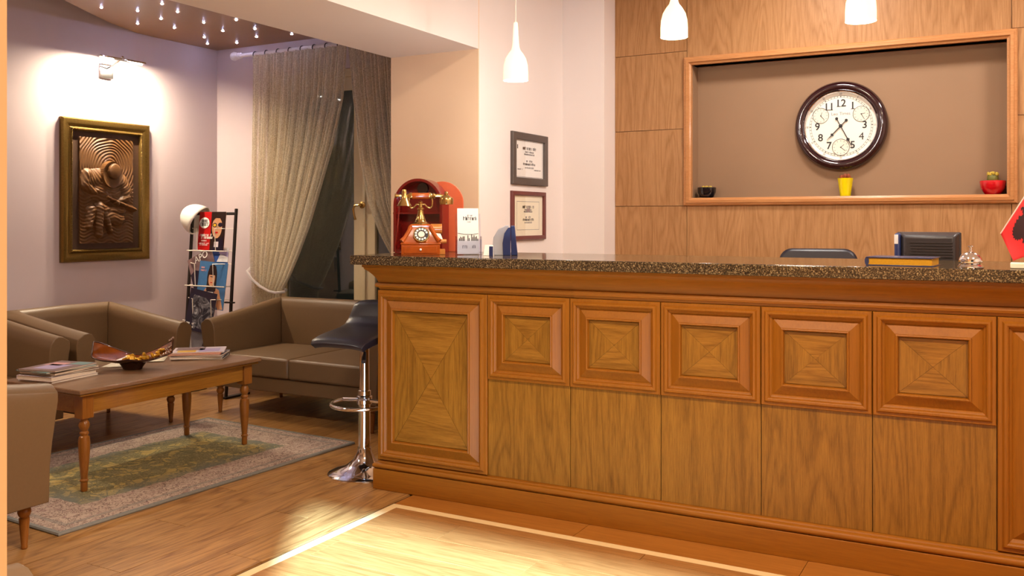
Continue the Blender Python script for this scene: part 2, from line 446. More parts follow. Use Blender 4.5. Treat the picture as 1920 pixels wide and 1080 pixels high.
m = MB().box(XW-.12, .25, YF-.12, YF, 0, ZC).box(.25, 2.45, YF-.12, YF, 2.37, ZC).box(2.45, XR+.12, YF-.12, YF, 0, ZC)
struct(m.build('wall_front', 'warm_lit_cream'), 'front wall with the wide entrance opening')
struct(bx('wall_entrance', 'peach_paint', None, -1.32, -1.166, YF, .735, 0, ZC), 'cream wall end at the left edge of the view')
struct(bx('ceiling', 'ceiling_paint', None, XW-.12, XR+.12, YF-.12, 6.0, ZC, ZC+.1))
# wood panelled back wall with the niche
NX0, NX1, NZ0, NZ1 = -1.803, -.032, 1.440, 2.290
wb = MB().box(XP, XR, 5.80, 5.95, 0, ZC)
wb.box(XP, NX0, YWD+.016, 5.80, 0, ZC).box(NX1, XR, YWD+.016, 5.80, 0, ZC).box(NX0, NX1, YWD+.016, 5.80, 0, NZ0).box(NX0, NX1, YWD+.016, 5.80, NZ1, ZC)
wb = struct(wb.build('wall_back', 'brown_paint'), 'wood panelled wall with a framed brown niche')
rows1 = [0, .55, 1.389, 1.885, 2.384, ZC]; c1, c2 = XP, -1.837
def panel(x0, x1, z0, z1):
    g = .0017
    MB().box(x0+g, x1-g, YWD, YWD+.016, z0+g, z1-g).build('veneer_panel', 'wall_veneer', wb)
for a, b in zip(rows1, rows1[1:]): panel(c1, c2, a, b)
for a, b in zip([0, .55], [.55, 1.393]): panel(c2, -.008, a, b)
panel(c2, -.008, 2.335, ZC)
for a, b in zip([0, .55, 1.389, 1.869, 2.344], [.55, 1.389, 1.869, 2.344, ZC]): panel(-.008, .62, a, b); panel(.62, 1.6, a, b); panel(1.6, XR, a, b)
nf = MB().rings([(0, -.002), (0, .014), (.008, .02), (.014, .02), (.018, .026), (.034, .028), (.038, .018), (.046, .014), (.05, .012), (.05, -.10)], NX0-.052, NX1+.052, NZ0-.05, NZ1+.05, YWD, fill=False)
tag(nf.build('niche_frame', 'niche_trim', wb), 'light moulded timber frame of the niche')

# glass door (window_1)
win = struct(thing('window_1', 'cream framed glass double door behind sheer curtains', 'door', (0, YWIN+.02, 0)), None)
del win['category']
m = MB().box(DX0, DX0+.06, 0, .09, 0, DZ).box(DX1-.06, DX1, 0, .09, 0, DZ).box(DX0+.06, DX1-.06, 0, .09, DZ-.06, DZ)
m.build('door_frame', 'door_frame_paint', win, bevel=.004)
XM = -4.245
for x0, x1, hs in ((DX0+.06, XM, 1), (XM, DX1-.06, -1)):
    s0, s1 = (.09, .105) if hs > 0 else (.095, .09)
    lf = MB().box(x0, x0+s0, .02, .07, .02, DZ-.06).box(x1-s1, x1, .02, .07, .02, DZ-.06).box(x0+s0, x1-s1, .02, .07, .02, .20).box(x0+s0, x1-s1, .02, .07, DZ-.16, DZ-.06).build('door_leaf', 'door_frame_paint', win, bevel=.005)
    bx('pane', 'window_glass', lf, x0+s0, x1-s1, .042, .048, .20, DZ-.16)
    if hs < 0: MB().box(x0-.012, x0+.012, .006, .02, .02, DZ-.06).build('cover_strip', 'door_frame_paint', lf, bevel=.003)
h = MB().lathe([(.026, 0), (.026, .008), (.012, .012), (.01, .04)], 16, Matrix.Translation((XM-.01, .005, 1.41)) @ Matrix.Rotation(PI/2, 4, 'X'))
h.tube([(XM-.01, -.03, 1.41), (XM-.05, -.035, 1.405), (XM-.065, -.035, 1.38), (XM-.055, -.035, 1.33), (XM-.045, -.035, 1.30)], [.009, .009, .009, .008, .01], 8)
tag(h.build('door_handle', 'brass', win), 'brass lever handle')

# star ceiling panel with curved rim
ZS = 2.69
rim = [(XW, 5.40), (XW, 4.75), (-5.715, 4.6), (-5.60, 4.30), (-5.485, 4.085), (-5.263, 3.69), (-5.05, 3.36), (-4.75, 3.0), (-4.35, 2.65), (-3.85, 2.4), (XC0, 2.3), (XC0, 5.40)]
sc = struct(MB().prism(rim, ZS, ZS+.05).build('star_ceiling', 'star_panel_paint', smooth=20), 'brown dropped ceiling panel with curved rim and tiny starlights')
stars = [(190,14),(258,20),(304,7),(333,22),(258,44),(302,35),(327,52),(390,17),(382,42),(443,37),(418,58),(383,70),(389,82),(444,80),(478,54),(481,69),(547,64),(215,-14),(350,-10),(280,-22)]
sm = None
for p in stars:
    q = at(*p, Z=ZS)
    if sm is None:
        sm = MB().lathe([(.0075, 0), (.0075, -.003), (.005, -.005)], 10).build('star_light', 'led', sc); o = sm
    else: o = bpy.data.objects.new('star_light', sm.data); C.objects.link(o); o.parent = sc
    o.location = (q.x, q.y, ZS)

# unseen fill lamps added on the ceiling to brighten the room
def fill_lamp(x, y, watts, label, col=WARM, r=.19):
    t = thing('fill_lamp', label, 'lamp', (x, y, ZC), 0, 'added round ceiling fill lamps')
    MB().lathe([(r, 0), (r, -.05), (r-.015, -.055), (r-.02, -.03), (r-.02, 0)], 32).build('rim', 'white_plastic', t)
    MB().lathe([(0.001, -.034), (r-.021, -.03)], 32, cap=False).build('diffuser', 'diffuser_lit', t)
    light('fill_lamp_light', 'AREA', t, (0, 0, -.06), watts, col, (0, 0, -1), shape='DISK', size=2*r)
fill_lamp(-1.0, 1.75, W_CEIL, 'added round ceiling fill lamp over the reception floor, nearest the beam')
fill_lamp(1.1, 1.75, W_CEIL, 'added round ceiling fill lamp over the reception floor, nearest the right wall')
fill_lamp(-.95, 4.80, W_BACK, 'added round ceiling fill lamp behind the counter near the certificates', WHITE)
fill_lamp(.7, 4.80, W_BACK, 'added round ceiling fill lamp behind the counter, right of the niche', WHITE)
fill_lamp(-4.7, 1.6, W_LOUNGE, 'added round ceiling fill lamp over the lounge', (1, .85, .72))

# ================================================================== RECEPTION DESK
ROT = math.radians(1.2)
DK = (-2.716, 3.543, 0)
desk = thing('reception_desk', 'long honey brown wooden reception desk with square raised panels', 'reception desk', DK, ROT)
LD = 3.36
def d2w(x, y, z=0): return Vector((DK[0]+x*math.cos(ROT)-y*math.sin(ROT), DK[1]+x*math.sin(ROT)+y*math.cos(ROT), z))
def w2d(X, Y): dx, dy = X-DK[0], Y-DK[1]; return (dx*math.cos(ROT)+dy*math.sin(ROT), -dx*math.sin(ROT)+dy*math.cos(ROT))
BF = .030                                     # carcass face
path = [(BF, .56), (BF, BF), (LD-BF, BF), (LD-BF, .56)]   # travel: outward must be right of travel -> reverse
path = [(BF, .56), (BF, BF), (LD-BF, BF), (LD-BF, .56)]
bx('carcass', 'desk_veneer', desk, BF+.012, LD-BF-.012, BF+.012, .56, .02, 1.085)
MB().sweep(path, [(0, 0), (BF, 0), (BF, .098), (.004, .098), (0, .098)]).build('plinth', 'desk_trim', desk, bevel=.002)
MB().sweep(path, [(-.008, .0985), (.022, .0985), (.030, .104), (.033, .112), (.030, .121), (.022, .127), (.014, .129), (.012, .134), (.004, .139), (-.008, .139)]).build('base_moulding', 'desk_trim', desk, smooth=50)
cor = [(-.008, .962), (.006, .962), (.010, .972), (.020, .975), (.024, .984), (.020, .994), (.012, .998), (.014, 1.006), (.018, 1.016), (.030, 1.034), (.047, 1.052), (.060, 1.062), (.062, 1.070), (.068, 1.073), (.068, 1.085), (-.008, 1.085)]
JX = 1.052
MB().sweep([(BF, .56), (BF, BF), (JX, BF)], cor).build('cornice', 'desk_trim', desk, smooth=40)
MB().sweep([(JX, BF-.004), (LD-BF, BF-.004), (LD-BF, .56)], cor).build('cornice', 'desk_trim', desk, smooth=40)
RP = [(0, -.012), (0, .012), (.004, .016), (.016, .016), (.020, .022), (.024, .026), (.032, .027), (.038, .023), (.042, .014), (.050, .010), (.054, .004), (.097, .023), (.099, .029), (.104, .031), (.108, .028), (.111, .018), (.112, .012)]
def raised(x0, x1, z0, z1, name, sc_=1.0):
    g = .0015
    p = MB().rings([(d*sc_, hh) for d, hh in RP], x0+g, x1-g, z0, z1, BF, fill=False).build(name, 'desk_trim_up', desk, smooth=30)
    d = .112*sc_+.0015; a0, a1, b0, b1, y = x0+d, x1-d, z0+d, z1-d, BF-.013
    cx, cz = (a0+a1)/2, (b0+b1)/2
    for k, (q0, q1) in enumerate((((a0, b0), (a1, b0)), ((a1, b0), (a1, b1)), ((a1, b1), (a0, b1)), ((a0, b1), (a0, b0)))):
        # one mitred veneer triangle; each stands a hair apart from its neighbour
        tri = [q0, q1, (cx, cz)]; gx, gz = sum(t[0] for t in tri)/3, sum(t[1] for t in tri)/3
        tri = [(gx+(t[0]-gx)*.994, gz+(t[1]-gz)*.994) for t in tri]
        vs = [(a, y, b) for a, b in tri]+[(a, y+.012, b) for a, b in tri]
        MB().add(vs, [(0, 1, 2), (5, 4, 3), (0, 3, 4, 1), (1, 4, 5, 2), (2, 5, 3, 0)]).build('veneer', 'desk_veneer_cross' if k in (0, 2) else 'desk_veneer', p, smooth=0)
E0 = w2d(-2.092, 3.575)[0]; PW = .4085
raised(BF-.014, E0, .141, .960, 'tall_panel', .88)
for k in range(5):
    x0 = E0+k*PW; raised(x0, x0+PW, .577, .960, 'square_panel', .80)
    bx('veneer_board', 'desk_veneer', desk, x0+.0015, x0+PW-.0015, BF-.004, BF+.012, .14, .5765)
raised(E0+5*PW, LD-BF+.014, .141, .960, 'tall_panel', .88)
bx('work_surface', 'desk_veneer_cross', desk, .30, LD-.05, .56, .98, .715, .745)
bx('work_surface_leg', 'desk_veneer', desk, .30, .33, .60, .96, 0, .715)
bx('work_surface_leg', 'desk_veneer', desk, LD-.08, LD-.05, .60, .96, 0, .715)
wt = MB().box(-.072, LD+.072, -.088, .62, 1.0855, 1.130).build('worktop', 'granite', bevel=.004)
wt.location = DK; wt.rotation_euler = (0, 0, ROT)
tag(wt, 'dark speckled polished granite worktop on the reception desk', 'worktop')
ZT = 1.130
YM = YAW    # yaw that faces the viewer

# ================================================================== LOUNGE SEATING
LEGP = [(.010, 0), (.013, .004), (.013, .012), (.012, .014), (.020, .115), (.020, .122), (.015, .124), (.022, .133), (.026, .146), (.024, .158), (.017, .166), (.022, .17), (.022, .182)]
def seat_shell(t, wd, dp, hb, hf, cushions):
    # local frame: faces -y, x across, y=0 front of arms, base at z=.18
    Z0 = .18; th = .10
    def sec(h, flare=.025):
        return [(-th/2, Z0), (-th/2, h-.075), (-th/2+.008, h-.035), (-th/2+.028, h-.008), (0, h), (.03, h-.004), (th/2+flare-.005, h-.03), (th/2+flare, h-.065), (th/2+flare-.005, h-.12), (th/2+.008, h-.22), (th/2-.002, h-.32), (th/2-.004, Z0)]
    x0, x1, yb = th/2+.02, wd-th/2-.02, dp-th/2-.02
    def run(stations, name):                 # stations: (x, y, outward normal scaled, height, forward lean)
        n = 12; vs = []; fs = []
        for x, y, nx, ny, h, lean in stations:
            for o, z in sec(h):
                k = max(0, (z-Z0)/(h-Z0)); vs.append((x+nx*o, y+ny*o-lean*k**2, z))
        for i in range(len(stations)-1):
            for k in range(n): k2 = (k+1) % n; fs.append((i*n+k, i*n+k2, (i+1)*n+k2, (i+1)*n+k))
        fs += [tuple(range(n)), tuple(range(len(stations)*n-1, (len(stations)-1)*n-1, -1))]
        return MB().add(vs, fs).build(name, 'leather', t, smooth=50, bevel=.004)
    S = 6
    for x, nx in ((x0, -1), (x1, 1)):
        st = []
        for i in range(S+1):
            k = i/S; y = yb*k; h = hf+(hb-hf)*k**1.1
            st.append((x, y, nx, 1.0 if i == S else 0, h, .025*(1-k)))
        run(st, 'arm')
    run([(x0+.001, yb, -1, 1, hb, 0), (wd*.5, yb, 0, 1, hb+.004, 0), (x1-.001, yb, 1, 1, hb, 0)], 'backrest')
    bx('seat_base', 'leather', t, x0+th/2-.01, x1-th/2+.01, .035, yb-th/2+.02, Z0, .275, bevel=.008)
    cw = (x1-x0-th)/cushions
    for i in range(cushions):
        a = x0+th/2+i*cw+.002; b = a+cw-.004
        def cush(u, v, top):
            x = a+(b-a)*u; y = .012+(yb-th/2-.012)*v
            e = min(u, 1-u, v, 1-v)
            return (x, y, (.405+.012*min(1, e*6)) if top else .278)
        mb = MB(); N = 9; mb.grid(lambda u, v: cush(u, v, 1), N, N); mb.grid(lambda u, v: cush(u, v, 0), N, N)
        per = [i_ for i_ in range(N)]+[j*N+N-1 for j in range(1, N)]+[(N-1)*N+i_ for i_ in range(N-2, -1, -1)]+[j*N for j in range(N-2, 0, -1)]
        mb.f += [(p_, q_, q_+N*N, p_+N*N) for p_, q_ in zip(per, per[1:]+per[:1])]
        mb.build('seat_cushion', 'leather', t, smooth=45, bevel=.014)
    for lx, ly in ((.10, .055), (wd-.10, .055), (.10, dp-.10), (wd-.10, dp-.10)):
        MB().lathe(LEGP, 16, Matrix.Translation((lx, ly, 0))).build('leg', 'leg_wood', t)
sofa = thing('sofa', 'taupe leather two seat sofa under the curtained window', 'sofa', (-4.80, 4.40, 0))
seat_shell(sofa, 1.48, .74, .735, .635, 2)
G = 'taupe leather armchairs of the lounge'
chA = thing('armchair', 'taupe leather armchair in the corner below the carved picture, beside the magazine rack', 'armchair', (-4.69, 3.36, 0), PI/2, G)
seat_shell(chA, .82, .76, .745, .645, 1)
def chair(label, loc, rz):
    c = copy_tree(chA); c.location = loc; c.rotation_euler = (0, 0, rz); tag(c, label); return c
chair('taupe leather armchair by the lounge wall, behind the left magazine pile', (-4.69, 2.49, 0), PI/2)
chair('taupe leather armchair at the near end of the coffee table, cut by the left edge', (-3.325, 2.285, 0), PI)
chair('taupe leather armchair of which only an arm tip shows in the bottom left corner', (-1.595, 1.05, 0), PI)

# rug
rug = MB()
LX, LY = 1.24, 1.80
rug.add([(-LX/2, -LY/2, 0), (LX/2, -LY/2, 0), (LX/2, LY/2, 0), (-LX/2, LY/2, 0), (-LX/2+.004, -LY/2+.004, .011), (LX/2-.004, -LY/2+.004, .011), (LX/2-.004, LY/2-.004, .011), (-LX/2+.004, LY/2-.004, .011)],
        [(3, 2, 1, 0), (4, 5, 6, 7), (0, 1, 5, 4), (1, 2, 6, 5), (2, 3, 7, 6), (3, 0, 4, 7)])
rt = thing('rug', 'oriental rug with olive centre and pale floral border', 'rug', (-4.016, 3.318, 0), math.radians(-2.7))
rug.build('pile', 'rug_pile', rt)
MB().sweep([(-LX/2, LY/2), (-LX/2, -LY/2), (LX/2, -LY/2), (LX/2, LY/2)], [(-.012, 0), (.006, 0), (.009, .006), (.006, .0125), (-.012, .0125)], closed=True).build('binding', 'rug_binding', rt)

# coffee table
TX0, TX1, TY0, TY1, TH = -4.40, -3.80, 2.745, 3.915, .505
ct = thing('coffee_table', 'low rectangular wooden coffee table with turned legs on the rug', 'coffee table', (0, 0, .012))
MB().box(TX0, TX1, TY0, TY1, TH-.012-.022, TH-.012).build('tabletop', 'table_top_wood', ct, bevel=.005)
MB().box(TX0+.012, TX1-.012, TY0+.012, TY1-.012, TH-.012-.034, TH-.0345).build('top_moulding', 'table_wood', ct, bevel=.004)
ax0, ax1, ay0, ay1, za0, za1 = TX0+.035, TX1-.035, TY0+.04, TY1-.04, TH-.135, TH-.047
for x in (ax0+.012, ax1-.034): bx('apron', 'table_wood', ct, x, x+.022, ay0+.06, ay1-.06, za0, za1, bevel=.002)
for y in (ay0+.012, ay1-.034): bx('apron', 'table_wood', ct, ax0+.06, ax1-.06, y, y+.022, za0, za1, bevel=.002)
for x in (ax0+.03, ax1-.03):
    for y in (ay0+.03, ay1-.03):
        l = MB().box(x-.03, x+.03, y-.03, y+.03, za0-.022, za1)
        l.lathe([(.014, 0), (.016, .004), (.016, .045), (.020, .05), (.020, .056), (.015, .06), (.024, .16), (.0275, .235), (.024, .262), (.016, .27), (.021, .277), (.021, .285), (.015, .29), (.022, .303), (.026, .318), (.022, .333), (.016, .342), (.02, .35)], 20, Matrix.Translation((x, y, 0)) @ Matrix.Diagonal((1, 1, .985, 1)))
        l.build('leg', 'leg_wood', ct, bevel=.002)
# magazine piles on the table
def magazine(name, label, group, cx, cy, z, wd, ln, th, rz, cover, spot=None, pages='page_edges'):
    t = thing(name, label, 'magazine', (cx, cy, z), rz, group)
    bx('pages', pages, t, -wd/2+.002, wd/2-.003, -ln/2+.003, ln/2-.003, .0008, th-.0008)
    c = MB().box(-wd/2, wd/2, -ln/2, ln/2, th-.0008, th).box(-wd/2, wd/2, -ln/2, ln/2, 0, .0008).box(-wd/2, -wd/2+.002, -ln/2, ln/2, .0008, th-.0008)
    c.build('cover', cover, t, bevel=.0004)
    if spot:
        for m_, x0, x1, y0, y1 in spot: bx('cover_print', m_, t, x0*wd-wd/2, x1*wd-wd/2, y0*ln-ln/2, y1*ln-ln/2, th-.0002, th+.0003)
    return t
sp1 = [('print_lilac', .2, .75, .15, .62), ('print_pink', .1, .5, .5, .8), ('print_teal', .55, .95, .7, .96)]
pile1 = [(.010, 'print_white', 'thin white magazine at the very bottom of the left pile', .0),
         (.020, 'print_pale', 'thick catalogue with plain pale spine in the left pile', .03),
         (.007, 'print_dark_violet', 'black covered magazine above the thick catalogue of the left pile', -.05),
         (.009, 'print_tan', 'tan magazine in the middle of the left pile', .05),
         (.006, 'print_teal', 'grey green magazine second from the top of the left pile', -.09),
         (.007, 'print_mauve', 'topmost magazine of the left pile with lilac and pink cover', .10)]
z = TH; c1_ = at(92, 690, Z=TH+.03)
for k, (th, cv, lb, r) in enumerate(pile1):
    magazine('magazine', lb, 'magazines piled at the left end of the coffee table', -4.215+random.uniform(-.008, .008), 2.925+random.uniform(-.01, .012), z, .225, .285, th, r+.12, cv, sp1 if k == 5 else None); z += th+.0004
sp2 = [('print_mauve', .05, .6, .05, .6), ('print_lilac', .3, .9, .5, .9), ('print_amber', .6, .95, .1, .45)]
pile2 = [(.007, 'print_dark_violet', 'dark magazine with red edge at the bottom of the right pile', .0),
         (.012, 'print_white', 'white magazine low in the right pile', .06),
         (.009, 'print_grey', 'grey magazine in the middle of the right pile', -.04),
         (.008, 'print_orange', 'orange spined magazine near the top of the right pile', .05),
         (.006, 'print_pale', 'topmost pale magazine of the right pile with a yellow corner', .12)]
z = TH
for k, (th, cv, lb, r) in enumerate(pile2):
    magazine('magazine', lb, 'magazines piled at the right end of the coffee table', -4.12+random.uniform(-.008, .008), 3.745+random.uniform(-.01, .01), z, .215, .285, th, r-.95, cv, sp2 if k == 4 else None); z += th+.0004
lf = thing('leaflet', 'plain cream leaflet lying on the table beside the bowl', 'leaflet', (-4.29, 3.555, TH), -.8)
MB().grid(lambda u, v: (u*.21-.105, v*.15-.075, .001+.004*u*u), 8, 2).build('sheet', 'paper_cream', lf, solid=.001)
lf2 = thing('leaflet', 'cream sheet lying on the table behind the bowl', 'leaflet', (-4.29, 3.36, TH), .5)
MB().grid(lambda u, v: (u*.15-.075, v*.20-.10, .001+.003*v*v), 2, 8).build('sheet', 'paper_cream', lf2, solid=.001)

# leaf bowl
bc = at(252, 683, Z=TH+.005)
bowl = thing('leaf_bowl', 'dark glazed leaf shaped bowl with raised ends on the coffee table', 'bowl', (-4.10, 3.275, TH), YAW+.10)
BL, BW = .205, .102
def bowl_pt(u, v, off=0):
    # u along -1..1, v across -1..1
    s = u*2-1; q = v*2-1
    half = BW*(1-abs(s)**3.0)**.5*(.80+.30*abs(s)) if abs(s) < 1 else 0
    half = max(half, .012)
    x = s*BL; y = q*half
    z_ = .040+.066*abs(s)**1.8*(1.0 if s > 0 else .88)+.030*q*q*(1-.4*abs(s))+.034*q*abs(s)-.004*(1-abs(s))
    return (x, y, z_-off)
def bowl_surface(off):
    return MB().grid(lambda u, v: bowl_pt(u, v, off), 41, 13)
inn = bowl_surface(0); inn.build('bowl_inside', 'bowl_amber', bowl, smooth=60, fixn=False)
out_ = bowl_surface(.006)
out_.build('bowl_shell', 'bowl_glaze', bowl, smooth=60, fixn=False)
rimp = [bowl_pt(i/40, 0, .003) for i in range(41)]+[bowl_pt(1-i/40, 1, .003) for i in range(41)]
MB().tube(rimp, .0042, 6, closed=True).build('rim', 'bowl_glaze', bowl)
MB().lathe([(.036, 0), (.040, .004), (.042, .012), (.056, .036), (.060, .042)], 24, Matrix.Diagonal((1.25, .8, 1, 1))).build('foot', 'bowl_glaze', bowl)
rb = MB()
for i in range(16):
    p = bowl_pt(.90+.1*i/15 if i < 16 else 1, (i % 4)/3, -.006); rb.ball(p, .006, 6, 4)
rb.build('bead_edge', 'chrome', bowl)
BWM = Matrix.Translation((-4.10, 3.275, TH)) @ Matrix.Rotation(YAW+.10, 4, 'Z')
pod0 = None
for i in range(22):
    s = random.uniform(.40, .86); q = random.uniform(.25, .75)
    p = BWM @ Vector(bowl_pt(s, q, -.012-random.uniform(0, .012)))
    if pod0 is None:
        mb = MB()
        for k in range(5): a = 2*PI*k/5; mb.ball((.006*math.cos(a), .006*math.sin(a), 0), (.008, .008, .007), 6, 4)
        o = pod0 = mb.build('dried_pod', 'gold_foil'); tag(o, 'golden dried pod heaped in the leaf bowl', 'pod', 'golden pods in the leaf bowl')
    else: o = pod0.copy(); C.objects.link(o)
    o.location = p; o.rotation_euler = (random.uniform(-1, 1), random.uniform(-1, 1), random.uniform(0, 6)); s_ = random.uniform(.9, 1.4); o.scale = (s_, s_, s_)
p = BWM @ Vector(bowl_pt(.37, .40, -.013))
cd = MB().box(-.03, .03, -.016, .016, -.001, .001).build('card', 'paper', bevel=.0005); cd.location = p; cd.rotation_euler = (.5, -.35, YAW); tag(cd, 'small white card lying among the pods in the leaf bowl', 'card')

# ================================================================== MAGAZINE RACK
RKX0, RKX1, RKY, RKH = -5.456, -5.008, 4.80, 1.365
LEAN = .10/RKH
rack = thing('magazine_rack', 'tall black metal magazine rack with white wire pockets in the corner', 'magazine rack', (RKX0, RKY, 0))
RW = RKX1-RKX0
ry = lambda z_: LEAN*z_
for x in (0, RW):
    MB().box(x-.009, x+.009, -.009, .009, 0, RKH+.02).build('rail', 'black_metal', rack, bevel=.002).rotation_euler = (-math.atan(LEAN), 0, 0)
for z_ in (RKH-.02, .30): MB().tube([(0, ry(z_), z_), (RW, ry(z_), z_)], .011, 8).build('cross_bar', 'black_metal', rack)
for x in (0, RW): MB().box(x-.02, x+.02, -.02, .22, 0, .015).build('foot_bar', 'black_metal', rack)
MB().box(RW-.06, RW+.03, .03, .06, .69, .70).build('bracket', 'black_metal', rack)
mags = []
for k, zt in enumerate((1.235, .975, .715, .455)):        # each pocket: back wires, floor, front hoops
    zb = zt-.165; pk = MB(); f0, f1 = ry(zb)-.055, ry(zb)-.005
    pk.tube([(0, ry(zt), zt), (.13, f0-.008, zt), (.13, f0, zb), (0.03, f0, zb)], .0035, 6)
    pk.tube([(RW, ry(zt), zt), (RW-.13, f0-.008, zt), (RW-.13, f0, zb), (RW-.03, f0, zb)], .0035, 6)
    pk.tube([(.02, f0, zb), (RW-.02, f0, zb)], .0045, 6); pk.tube([(0, ry(zb), zb), (RW, ry(zb), zb)], .0035, 6)
    for x in (.06, RW/2, RW-.06): pk.tube([(x, f0, zb), (x, ry(zb), zb)], .0028, 6)
    pk.build('wire_pocket', 'white_wire', rack)
def rack_mag(label, xc, zb, wd, ht, cover, roll=0, dy=-.035, prints=(), words=()):
    wd *= 1.22; xc += (xc-.22)*.1
    t = thing('magazine', label, 'magazine', (RKX0+xc, RKY+ry(zb)+dy, zb), 0, 'magazines in the wire rack')
    t.rotation_euler = (-math.atan(LEAN)*1.3, roll, 0)
    bx('pages', 'page_edges', t, -wd/2+.002, wd/2-.002, .0012, .0058, .002, ht-.002)
    bx('cover', cover, t, -wd/2, wd/2, 0, .0012, 0, ht)
    d = 0
    for nm, mt, poly in prints:
        d += 1
        MB().prism([((x-.5)*wd, y*ht) for x, y in poly], 0, .0004, Matrix.Translation((0, -.0003*d, 0)) @ Matrix.Rotation(PI/2, 4, 'X')).build(nm, mt, t, smooth=0)
    for k, (s_, sz, mt, x, y) in enumerate(words):
        if isinstance(s_, str): text(s_, sz, mt, t, ((x-.5)*wd, -.0034, y*ht))
        else: print_line(t, mt, (x-.5)*wd, y*ht, s_*wd, sz, -.0032, 60+k)
    return t
def ell(cx, cy, rx, ry_, n=20): return [(cx+rx*math.cos(2*PI*i/n), cy+ry_*math.sin(2*PI*i/n)) for i in range(n)]
rack_mag('magazine with red left half and a face in glasses, top pocket of the rack', .235, 1.075, .222, .285, 'print_red', 0, -.03,
         [('photo', 'print_hair', [(.47, 0), (1, 0), (1, 1), (.47, 1)]), ('face', 'print_skin', ell(.70, .60, .19, .29)), ('glasses', 'print_dark_violet', ell(.61, .65, .085, .058)), ('glasses', 'print_dark_violet', ell(.82, .66, .085, .058)), ('lens', 'print_amber', ell(.61, .65, .055, .036)), ('nose', 'print_tan', [(.69, .66), (.74, .66), (.76, .54), (.68, .54)]),
          ('hair', 'print_hair', [(.47, 1), (1, 1), (1, .50), (.92, .50), (.89, .72), (.80, .83), (.64, .84), (.54, .76), (.47, .70)]), ('lips', 'print_red', ell(.70, .46, .06, .02)), ('collar', 'print_dark_violet', [(.50, 0), (1, 0), (.95, .34), (.72, .26)]),
          ('badge', 'paper', ell(.22, .71, .19, .145)), ('tag', 'print_pale', [(.64, .08), (.80, .08), (.80, .22), (.64, .22)])],
         [(.22, .022, 'ink', .22, .76), (.30, .026, 'ink', .22, .67), (.52, .016, 'paper', .34, .385), (.46, .016, 'paper', .36, .32), (.24, .008, 'paper', .26, .24), (.40, .007, 'paper', .25, .17), (.3, .007, 'paper', .25, .13)])
rack_mag('blue and white booklet behind the tilted magazine in the second pocket', .27, .86, .205, .235, 'print_mid_blue', 0, -.012,
         [('stripe', 'print_white', [(.55, .55), (1, .55), (1, 1), (.78, 1)]), ('stripe', 'print_lilac', [(.62, .82), (1, .70), (1, .85), (.7, 1)])], [(.14, .02, 'paper', .18, .90)])
rack_mag('tilted mauve magazine titled APO in the second pocket of the rack', .215, .80, .22, .27, 'print_mauve', -.42, -.022,
         [('photo', 'print_dark_violet', [(0, .0), (.5, 0), (.45, .5), (.2, .62), (0, .55)])], [('APO', .075, 'paper', .56, .87)])
rack_mag('magazine with a dark haired woman on blue, third pocket of the rack', .262, .645, .235, .345, 'print_sky_blue', .06, -.040,
         [('arm', 'print_skin', [(.02, .12), (.30, .42), (.42, .45), (.42, .25), (.2, .05)]), ('arm', 'print_skin', [(.98, .02), (.78, .42), (.62, .46), (.62, .25), (.8, .0)]), ('hair', 'print_hair', ell(.49, .68, .17, .27)), ('hair', 'print_hair', [(.33, .38), (.66, .38), (.66, .7), (.33, .7)]),
          ('face', 'print_skin', ell(.49, .64, .115, .165)), ('fringe_hair', 'print_hair', [(.36, .72), (.62, .72), (.60, .92), (.38, .92)]), ('eyes', 'print_hair', [(.43, .675), (.55, .675), (.55, .69), (.43, .69)]), ('lips', 'print_red', ell(.49, .56, .035, .012, 10)), ('top', 'print_dark_violet', [(.32, .05), (.66, .05), (.62, .40), (.36, .40)]),
          ('stripe', 'paper', [(.40, .33), (.60, .33), (.60, .36), (.40, .36)]), ('stripe', 'paper', [(.38, .26), (.62, .26), (.62, .29), (.38, .29)])], [(.16, .012, 'print_pink', .16, .86), (.20, .012, 'print_pink', .17, .80)])
rack_mag('folded black magazine with white smoke picture, fourth pocket of the rack', .19, .475, .225, .305, 'print_dark_violet', .14, -.066,
         [('photo', 'print_smoke', [(.30, .10), (.95, .06), (.97, .62), (.62, .84), (.18, .86), (.10, .70)])],
         [(.28, .012, 'paper', .2, .16), (.32, .012, 'paper', .22, .08)])
rack_mag('grey magazine in the lowest pocket of the rack', .22, .33, .22, .20, 'print_grey', 0, -.045, [('photo', 'print_hair', [(.5, .2), (.9, .2), (.95, .6), (.7, .9)])])
cap = thing('dome_cap', 'white rounded cap hanging over the left top corner of the magazine rack', 'cap', (RKX0+.075, RKY+ry(RKH)-.005, RKH-.075))
prof = [(.115*math.sin(a), .150*math.cos(a)) for a in [i*PI/2/10 for i in range(11)]]
prof = [(max(r_, .0005), z_) for r_, z_ in prof]
MB().lathe(prof, 32, Vector((-.80, -.30, .50)).to_track_quat('Z', 'Y').to_matrix().to_4x4() @ Matrix.Translation((0, 0, .0)), cap=False).build('shell', 'white_plastic', cap, smooth=60, solid=.004)

